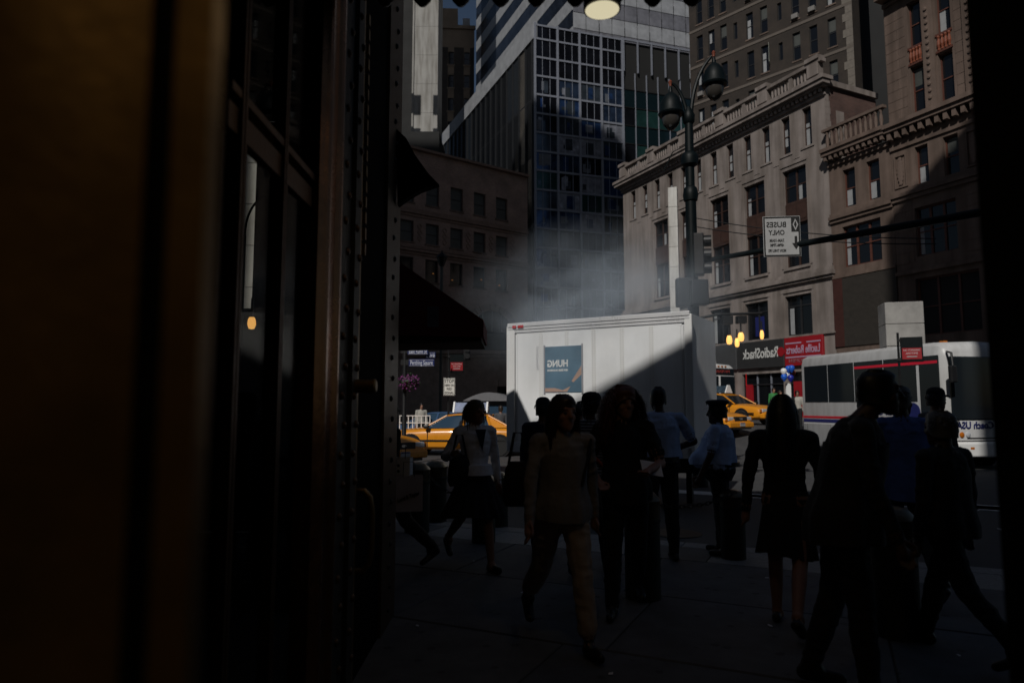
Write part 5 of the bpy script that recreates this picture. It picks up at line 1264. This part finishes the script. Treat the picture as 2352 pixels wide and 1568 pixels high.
    for s_ in sgn: B.cap(hp((s_ * .073, .008, .018)), hp((s_ * .075, .014, -.028)), .014, .011, SK, 6, (.5, 1)); B.cap(hp((s_ * .04, -.062, -.022)), hp((s_ * .044, -.06, -.03)), .02, .02, SK, 6)
    k = h / 1.70
    me = B.mb.mesh('body'); me.transform(Matrix.Scale(k, 4) @ Matrix.Translation((0, 0, -low)))
    tmp = bpy.data.objects.new('body', me); COL.objects.link(tmp)
    rm = tmp.modifiers.new('r', 'REMESH'); rm.mode = 'VOXEL'; rm.voxel_size = (.0088, .013, .02)[lod]
    sm = tmp.modifiers.new('s', 'SMOOTH'); sm.factor = .5; sm.iterations = (3, 2, 2)[lod]
    dg = bpy.context.evaluated_depsgraph_get(); new = bpy.data.meshes.new_from_object(tmp.evaluated_get(dg)); new.name = 'body'
    kd = KDTree(len(me.vertices))
    for i_, v in enumerate(me.vertices): kd.insert(v.co, i_)
    kd.balance()
    for m_ in (top, bottom, skin, shoe): new.materials.append(m_)
    idx = [B.mi[kd.find(p_.center)[1]] for p_ in new.polygons]
    new.polygons.foreach_set('material_index', idx); new.shade_smooth()
    if lod < 2:
        seed = Vector((loc[0] * 7, loc[1] * 5, 0)); cloth = set()
        for p_, m_ in zip(new.polygons, idx):
            if m_ < 2: cloth.update(p_.vertices)
        nv = len(new.vertices); co = [0.] * (nv * 3); no = [0.] * (nv * 3)
        new.vertices.foreach_get('co', co); new.vertex_normals.foreach_get('vector', no)
        for vi in cloth:
            x, y, z = co[vi * 3:vi * 3 + 3]
            f1 = mnoise.noise(Vector((x * 9, y * 9, z * 15)) + seed); f2 = mnoise.noise(Vector((x * 22, y * 22, z * 12)) + seed)
            dd = (.5 - abs(f1)) * .014 - .003 + f2 * .005
            for q in range(3): co[vi * 3 + q] += no[vi * 3 + q] * dd
        new.vertices.foreach_set('co', co); new.update()
    bpy.data.objects.remove(tmp); bpy.data.meshes.remove(me)
    bo = bpy.data.objects.new('body', new); COL.objects.link(bo); bo.parent = root
    T = lambda p: (p[0] * k, p[1] * k, (p[2] - low) * k)
    def child(mb, name, mat, sm_=True):
        mb.v = [T(v) for v in mb.v]; return mb.build(name, mat, root, sm_)
    if lod < 2 and skin is not None:
        ey = MB()
        for s_ in sgn: ey.lathe([(.002, -.008), (.009, -.004), (.011, 0), (.009, .004), (.002, .008)], 8, c=hp((s_ * .032, -.0845, .008)))
        child(ey, 'eyes', M('eye_dark', (.02, .014, .012), .2, var=0))
    # hair
    st, hm = hair
    if st:
        sh2 = MB(); nn = 18; rr = []
        back = {'short': -.06, 'bob': -.1, 'long': -.13, 'curly': -.1, 'crop': -.04, 'bun': -.06}[st]; g = {'short': .01, 'bob': .016, 'long': .016, 'curly': .03, 'crop': .005, 'bun': .012}[st]
        for j in range(9):
            t = j / 8; z = .125 + g * .6 - t * (.125 + g * .6 + .06); rad = math.sqrt(max(.004, 1 - ((z - .03) / (.1 + g)) ** 2)) if z > .03 else 1
            ring = []
            for q in range(nn):
                a = 2 * math.pi * q / nn; y = math.sin(a); fr = max(0, -y)
                zz = z + (fr ** 1.5) * t * .105 - max(0, y) * t * (-.06 - back)
                wob = 1 + random.uniform(-.03, .03) * (2 if st == 'curly' else 1)
                ring.append(hp(((.074 + g) * rad * math.cos(a) * wob, .012 + (.094 + g) * rad * y * wob * (.97 if y < 0 else 1.04), zz)))
            rr.append(ring)
        i = 0
        for ring in rr: sh2.v += ring
        for j in range(8):
            for q in range(nn): sh2.f.append((j * nn + q, j * nn + (q + 1) % nn, (j + 1) * nn + (q + 1) % nn, (j + 1) * nn + q))
        sh2.f.append(tuple(range(nn)))
        if st in ('long', 'curly', 'bob', 'short'):
            cnt = {'long': 520, 'curly': 620, 'bob': 360, 'short': 160}[st]
            for q in range(cnt):
                a = random.uniform(-.35, math.pi + .35) if st != 'curly' else random.uniform(-.6, math.pi + .6); el = random.uniform(.05, 1.35)
                o0 = Vector(((.074 + g) * math.cos(a) * math.cos(el) * 1.0, .012 + (.094 + g) * math.sin(a) * math.cos(el), .03 + (.095 + g) * math.sin(el)))
                out = Vector((math.cos(a), math.sin(a), 0)); L = {'long': random.uniform(.3, .5), 'curly': random.uniform(.22, .4), 'bob': random.uniform(.12, .24), 'short': .04}[st]
                if st == 'short': L = random.uniform(.02, .045)
                seg = 7 if st == 'curly' else 5; pts = []; ph = random.uniform(0, 6.28); cr = random.uniform(.012, .024)
                for j in range(seg + 1):
                    t = j / seg; sprd = {'long': .05, 'curly': .15, 'bob': .05, 'short': .02}[st] * (t ** .7)
                    p = o0 + out * (sprd * (1 - .4 * t) + .012 * (1 - math.sin(el))) + Vector((0, 0, -L * t + (.03 * math.sin(math.pi * t) if st != 'short' else 0)))
                    if st == 'curly': p += Vector((math.cos(ph + t * 14) * cr, math.sin(ph + t * 14) * cr, .0))
                    p += Vector((random.uniform(-.004, .004), random.uniform(-.004, .004), 0)); pts.append(p)
                wv = Vector((-math.sin(a), math.cos(a), 0)) * random.uniform(.004, .008)
                for j in range(seg):
                    w0 = wv * (1 - .7 * j / seg); w1 = wv * (1 - .7 * (j + 1) / seg)
                    sh2.quad(hp(pts[j] - w0), hp(pts[j] + w0), hp(pts[j + 1] + w1), hp(pts[j + 1] - w1))
        if st == 'bun': sh2.lathe([(.01, -.05), (.04, -.03), (.05, 0), (.04, .03), (.01, .045)], 12, c=hp((0, .11, .06)))
        sh2.v = [T(v) for v in sh2.v]; ho = raw(sh2, 'hair', hm, root); ho.data.shade_smooth()
    if cap:
        cm, kind = cap; cb = MB(); z0 = .055
        if kind == 'peaked':
            prof_ = [(.085, 0), (.087, .035), (.112, .06), (.118, .075), (.1, .092), (.05, .1), (.005, .1)]
        else: prof_ = [(.09, 0), (.091, .03), (.085, .06), (.065, .085), (.03, .098), (.004, .1)]
        i = len(cb.v); cb.lathe(prof_, 18); cb.v = [hp((v[0] * .94, v[1] * 1.14 + .01, v[2] + z0)) for v in cb.v]; cw = child(cb, 'cap', cm)
        vz = MB(); vz.poly([hp((.075 * math.cos(a), -.055 - .1 * math.sin(a), z0 + .012 - .02 * math.sin(a))) for a in [math.pi * q / 10 for q in range(11)]]); vz.poly([hp((.075 * math.cos(a), -.055 - .1 * math.sin(a), z0 + .004 - .02 * math.sin(a))) for a in [math.pi * q / 10 for q in range(11)]]); child(vz, 'visor', M('cap_visor', (.008, .008, .01), .25), False)
        if kind == 'peaked':
            bd = MB().lathe([(.005, 0), (.016, 0), (.012, .006), (.004, .008)], 10, axis='y'); bd.v = [hp((v[0], v[1] - .115, v[2] + z0 + .05)) for v in bd.v]; child(bd, 'badge', CHROME)
    if loose:
        zt_, zb_, fl_ = loose; sk = MB(); n = 48; rows = 8
        for j in range(rows):
            t = j / (rows - 1); z = zt_ + (zb_ - zt_) * t
            i_ = max([0] + [q for q in range(len(prof)) if prof[q][0] <= z]); p0_ = prof[i_]; p1_ = prof[min(i_ + 1, len(prof) - 1)]; u = max(.9 if i_ == 0 else 0, (z - p0_[0]) / max(1e-4, p1_[0] - p0_[0]))
            ax = p0_[2] + (p1_[2] - p0_[2]) * u; ay = (p0_[3] + (p1_[3] - p0_[3]) * u) * deep; bl = belly * math.exp(-((z - 1.06) / .13) ** 2)
            for q in range(n):
                a = 2 * math.pi * q / n; fo = 1 + t * (.05 * math.sin(a * 7 + loc[0] * 9) + .035 * math.sin(a * 11 + 2)) + .012 * math.sin(z * 60 + a * 3)
                sk.v.append(sh_((((ax * wide * (1 + bl * .5)) + .014 + fl_ * t) * fo * math.cos(a), -bl * .06 + (ay + bl * .07 + .014 + fl_ * t) * fo * math.sin(a), z + .012 * math.sin(a * 2 + 1) * t)))
        for j in range(rows - 1):
            for q in range(n): sk.f.append((j * n + q, j * n + (q + 1) % n, (j + 1) * n + (q + 1) % n, (j + 1) * n + q))
        sk.v = [T(v) for v in sk.v]; o = raw(sk, 'shirt_body', top, root); o.data.shade_smooth()
    if skirt:
        mk_, sw, L = skirt; sk = MB(); n = 72; rows = 9; i = 0
        for j in range(rows):
            t = j / (rows - 1)
            for q in range(n):
                a = 2 * math.pi * q / n; pl = 1 + .07 * t * math.cos(a * 17 + .6 * math.sin(3 * a)) + .03 * t * math.sin(5 * a)
                rx = .15 + sw * t ** 1.1; ry = .112 + sw * .75 * t
                sk.v.append((rx * pl * math.cos(a), ry * pl * math.sin(a) + .02 * t, 1.0 - L * t - .02 * t * math.cos(a * 2 + 1)))
        for j in range(rows - 1):
            for q in range(n): sk.f.append((j * n + q, j * n + (q + 1) % n, (j + 1) * n + (q + 1) % n, (j + 1) * n + q))
        sk.v = [T(v) for v in sk.v]; o = raw(sk, 'skirt', mk_, root); o.data.shade_smooth()
    if extra: extra(root, T, hands, hp, child)
    return root
WALK_A = ((22, 1, 6, -8), (-24, 1, 22, 35)); WALK_B = ((-22, 1, 26, 38), (20, 1, 5, -8))

def belt_(z, mat, rx=.162, ry=.12):
    def f(root, T, hands, hp, child):
        child(MB().lathe([(rx, z), (rx + .012, z), (rx + .012, z + .045), (rx, z + .045)], 24), 'belt', mat)
        b = MB(); 
        for x in (-.17, .15): b = MB().box(x - .03, x + .03, -.03, .06, z - .12, z + .02); child(b, 'belt_pouch', mat, False)
    return f
def G2(q, d, z=0.): p = at(q, 930, d); return (p.x, d, z)

# the woman striding past in front
def x1(root, T, hands, hp, child):
    child(MB().tube([(.1, -.12, 1.1), (.19, -.06, 1.41), (.2, .1, 1.35), (.17, .15, 1.0)], .012, 6), 'bag_strap', DARK)
person(G2(1290, 4.75), R(14), 1.69, 'woman in cropped beige trousers and taupe top striding past in front of the trailer', TAUPE, BEIGE, hair=('long', HAIRBR), legs=((-26, 2, 24, 40), (17, 2, 4, -6)), arms=((16, 14, 24, 8), (-18, 12, -4, 6)), crop=.24, hem=.9, lean=.04, loose=(1.3, .87, .03), head_yaw=12, extra=x1)
# the woman in the skirt
def x2(root, T, hands, hp, child):
    v = MB(); v.poly([(-.055, -.128, 1.42), (.065, -.128, 1.42), (.02, -.139, 1.2)]); child(v, 'camisole', NAVY, False)
    tl = MB(); tl.lathe([(.158, .0), (.168, .0), (.19, -.1), (.18, -.1)], 22, c=(0, 0, 1.06)); child(tl, 'cardigan_hem', WHITEC)
person(G2(1092, 6.95), R(26), 1.66, 'woman in white cardigan and full black skirt walking past the bollards', WHITEC, SKIRT, hair=('bob', HAIRBL), legs=((-20, 2, 34, 45), (14, 2, 4, -4)), arms=((-8, 26, 100, 6), (-6, 12, 2, 8)), bare=True, skirt=(SKIRT, .2, .46), hem=.9, head_yaw=20, extra=x2)
# red haired woman
person(G2(1432, 5.5), R(-8), 1.74, 'woman with loose auburn curls in black, holding a paper', DARK, DARK, hair=('curly', HAIRR), legs=((8, 2, 4, 0), (-16, 2, 24, 30)), arms=((4, 22, 60, -20), (14, 18, 82, -22)), sleeve='short', head_yaw=25, loose=(1.3, .84, .03))
# striped man with strap
def x4(root, T, hands, hp, child):
    child(MB().tube([(.14, .1, 1.44), (.08, .14, 1.3), (-.06, .15, 1.12), (-.15, .1, 1.02)], .018, 6), 'shoulder_strap', M('strap_orange', (.5, .07, .02), .7))
person(G2(1356, 6.85), R(160), 1.72, 'man in striped jersey and dark cap with an orange shoulder strap', STRIPE, JEANS, skin=SKIN_D, hair=('short', HAIRB), legs=((14, 2, 4, 0), (-16, 2, 14, 18)), arms=((-10, 10, 6, 6), (14, 10, 30, 0)), cap=(DARK, 'ball'), head_yaw=70, sleeve='short', extra=x4, loose=(1.3, .9, .025))
# officers
person(G2(1512, 7.3), R(188), 1.79, 'bareheaded officer in pale blue shirt seen from behind', SHIRT_BLUE, TROUS, skin=SKIN_D, hair=('crop', HAIRB), legs=((2, 5, 2, 0), (-2, 5, 2, 0)), arms=((10, 34, 62, -38), (6, 22, 80, -30)), sleeve='short', wide=1.2, belly=.4, deep=1.15, loose=(1.3, 1.0, .004), extra=belt_(.975, SHOE, .185, .13))
def x6(root, T, hands, hp, child):
    belt_(.985, SHOE, .215, .14)(root, T, hands, hp, child)
    pt = MB().lathe([(.004, 0), (.042, 0), (.045, .006), (.004, .01)], 14, axis='x'); pt.v = [(v[0] - .285, v[1] + .01, v[2] + 1.3) for v in pt.v]; child(pt, 'shoulder_patch', M('patch_white', (.4, .4, .45), .7))
    ri = MB().lathe([(.044, 0), (.052, 0), (.052, .009), (.044, .009)], 16, axis='x'); ri.v = [(v[0] - .287, v[1] + .01, v[2] + 1.3) for v in ri.v]; child(ri, 'patch_border', NAVY)
person(G2(1648, 7.65), R(-118), 1.63, 'stout officer in peaked cap and pale blue shirt standing in profile', SHIRT_BLUE, TROUS, skin=SKIN_D, hair=('short', HAIRB), legs=((3, 4, 2, 0), (-4, 4, 2, 0)), arms=((4, 16, 8, 8), (8, 16, 26, 6)), sleeve='short', wide=1.24, belly=1.3, deep=1.45, loose=(1.3, 1.01, .003), cap=(CAPN, 'peaked'), head_yaw=8, extra=x6)
# dark walkers at the right
person(G2(1796, 5.15), R(150), 1.68, 'long haired woman in black with bare calves beside the dark man', DARK, DARK, hair=('long', HAIRB), legs=((-14, 2, 30, 40), (12, 2, 4, -6)), arms=((8, 12, 12, 6), (-8, 12, 0, 6)), bare=True, skirt=(DARK, .06, .46), wide=1.05, head_fwd=.0)
person(G2(1925, 4.0), R(70), 1.8, 'tall stooping man in black, darkest of the walkers before the coach', DARK, DARK, skin=SKIN_D, hair=('crop', HAIRB), legs=((8, 2, 5, 0), (-8, 2, 10, 8)), arms=((6, 12, 20, 6), (-6, 12, 6, 6)), lean=.2, deep=1.3, loose=(1.32, .8, .05), wide=1.3, head_fwd=.06)
person(G2(2068, 6.0), R(165), 1.8, 'man in loose mid blue shirt in front of the coach', SHIRT2, DARK, skin=SKIN_D, hair=('short', HAIRG), legs=WALK_B, arms=((8, 12, 16, 6), (-8, 12, 4, 6)), hem=.84, wide=1.12, head_yaw=-60, loose=(1.32, .8, .05))
person(G2(1990, 7.0), R(180), 1.72, 'man in navy shirt half hidden behind the tall stooping man', NAVY, DARK, skin=SKIN_D, hair=('short', HAIRB), lod=1, hem=.88, wide=1.15)
person(G2(2150, 8.2), R(100), 1.78, 'walker with dark cap and sunglasses turned away in front of the coach nose', GREYC, DARK, skin=SKIN, hair=('short', HAIRBR), cap=(DARK, 'ball'), lod=1)
person(G2(2160, 4.6), R(205), 1.6, 'small grey haired person in dark coat, back turned beside the blue shirted man', DARK, DARK, skin=SKIN_D, hair=('short', HAIRG), legs=WALK_A, wide=1.2, hem=.9, loose=(1.32, .86, .05))
# behind the strider
person(G2(1247, 7.7), R(170), 1.66, 'person in navy cap and navy jacket behind the striding woman', NAVY, NAVY, skin=SKIN, hair=('short', HAIRB), cap=(CAPN, 'ball'), lod=1)
for q, d, ya, hh, lab, tp, hr in ((1290, 10.3, 175, 1.72, 'short haired onlooker standing by the blue poster', GREYC, HAIRB), (1330, 10.5, 190, 1.75, 'onlooker with dark hair facing the trailer near the poster edge', NAVY, HAIRB), (968, 29, 20, 1.8, 'far pedestrian in pale top behind the side on taxi', PALE, HAIRB), (1150, 24.6, 190, 1.7, 'far pedestrian in grey at the newsstand counter', GREYC, HAIRBR)):
    z = -.13
    person(G2(q, d, z), R(ya), hh, lab, tp, DARK, hair=('short', hr), lod=2)
for q, d, ya, lab, tp in ((1792, 28.5, 10, 'far pedestrian in red below the balloons', SHOPRED), (1832, 28.6, -20, 'far pedestrian in white next to the plain white post', PALE), (1778, 33, 0, 'far pedestrian in green under the shop front', M('cloth_green', (.03, .2, .05), .8))):
    person(G2(q, d, .5 if d < 30 else .72), R(ya), 1.7, lab, tp, DARK, hair=('short', HAIRBR), lod=2)
# shopper cut off by the riveted post, with two paper bags
person(G2(893, 6.9), R(-60), 1.68, 'shopper in black half hidden by the riveted post, carrying paper bags', DARK, DARK, hair=('short', HAIRB), legs=WALK_A, arms=((4, 10, 10, 6), (10, 12, 30, 10)), lod=1)
def bag(p, wd, dp, ht, mat, label, rz, marks):
    r = empty('paper_bag', p, rz, label, 'bag', 'paper shopping bags')
    o = MB(); o.v = [(-wd / 2, -dp / 2, 0), (wd / 2, -dp / 2, 0), (wd / 2, dp / 2, 0), (-wd / 2, dp / 2, 0), (-wd / 2, -dp * .42, ht), (wd / 2, -dp * .42, ht), (wd / 2, dp * .42, ht), (-wd / 2, dp * .42, ht)]
    o.f = [(0, 3, 2, 1), (0, 1, 5, 4), (1, 2, 6, 5), (2, 3, 7, 6), (3, 0, 4, 7)]; raw(o, 'sack', mat, r)
    MB().tube([(-wd * .2, -dp * .42, ht - .01), (-wd * .18, -dp * .2, ht + .12), (wd * .18, -dp * .2, ht + .12), (wd * .2, -dp * .42, ht - .01)], .004, 5).build('handle', BK, r)
    marks(r)
    return r
def mk1(r): text('Lord & Taylor', BK, r, (0, -.066, .13), .05, wd=.2, bold=.001, roll=R(-18))
def mk2(r):
    for k in range(3): MB().lathe([(.003, 0), (.014, 0), (.012, .003), (.003, .004)], 8, axis='y').build('dot_mark', BK, r, loc=(-.03, -.056, .05 + .05 * k)); 
PAPER = M('paper_grey', (.4, .36, .38), .8, var=.15); PAPW = M('paper_white', (.75, .74, .76), .8, var=.1)
b_ = at(937, 1172, 6.2); bag((b_.x, b_.y, b_.z), .25, .13, .31, PAPER, 'grey paper shopping bag with black script lettering', R(12), mk1)
b_ = at(926, 1106, 6.3); bag((b_.x, b_.y, b_.z), .15, .11, .22, PAPW, 'small white paper bag with black dots hanging above the grey bag', R(-8), mk2)
# bags carried by the women
def purse(p, wd, ht, label, rz=0.):
    o = MB(); n = 14; rg = []
    for j in range(7):
        t = j / 6; zz = ht * (t - .5); w_ = wd / 2 * (1 - .25 * t ** 2) * (1 if 0 < j < 6 else .8); d_ = .07 * math.sin(math.pi * (.15 + .7 * t))
        rg.append([(w_ * math.cos(2 * math.pi * q / n), d_ * math.sin(2 * math.pi * q / n) + random.uniform(-.006, .006), zz) for q in range(n)])
    r = empty('handbag', p, rz, label, 'bag')
    loft(rg).build('sack', DARK, r, True)
    MB().tube([(-wd * .3, 0, ht * .45), (-wd * .12, 0, ht * 1.15), (wd * .12, 0, ht * 1.15), (wd * .3, 0, ht * .45)], .01, 6).build('strap', DARK, r, True)
    return r
purse(at(1055, 1080, 6.8), .24, .3, 'black handbag at the hip of the woman in the skirt', R(20))
purse(at(1190, 1110, 4.75), .22, .3, 'dark shoulder bag swinging behind the striding woman', R(10)); purse(at(1352, 1150, 4.95), .2, .24, 'dark soft bag on the far hip of the striding woman', R(-10))
pp = at(1497, 1075, 5.25); o = MB().box(-.09, .09, -.002, .002, -.06, .06).build('paper', PAPW, None, loc=pp); o.rotation_euler = (R(-35), R(10), R(20)); tag(o, 'folded sheet of pale paper in the hands of the auburn haired woman', 'paper')
o = MB().lathe([(.004, -.3), (.02, -.3), (.02, .3), (.004, .3)], 8).build('barber_pole', REDL, None, loc=at(1714, 872, 33)); tag(o, 'short red and white striped pole behind the roof advert', 'pole')
for k in range(9):
    o = MB().poly([(random.uniform(.01, .03) * math.cos(a), random.uniform(.008, .02) * math.sin(a), random.uniform(.002, .008)) for a in (0, 1.2, 2.3, 3.4, 4.6, 5.5)]).build('paper_scrap', PAPW, None, loc=((.1, 6.1, .002), (-.4, 7.3, .002), (1.9, 5.2, .002), (2.4, 6.6, .002), (.6, 4.3, .002), (3.1, 7.4, .002), (-.7, 5.2, .002), (1.2, 8.0, .002), (2.9, 4.6, .002))[k], rz=k); tag(o, 'tiny pale scrap of paper lying on the dark sidewalk', 'litter', 'paper scraps on the sidewalk')
# blue shirted person glimpsed through the door glass
pp = at(622, 930, 6.2); person((pp.x, 6.2, 0), R(150), 1.62, 'person in blue shirt glimpsed through the brass door glass', SHIRT2, DARK, hair=('short', HAIRB), lod=1)
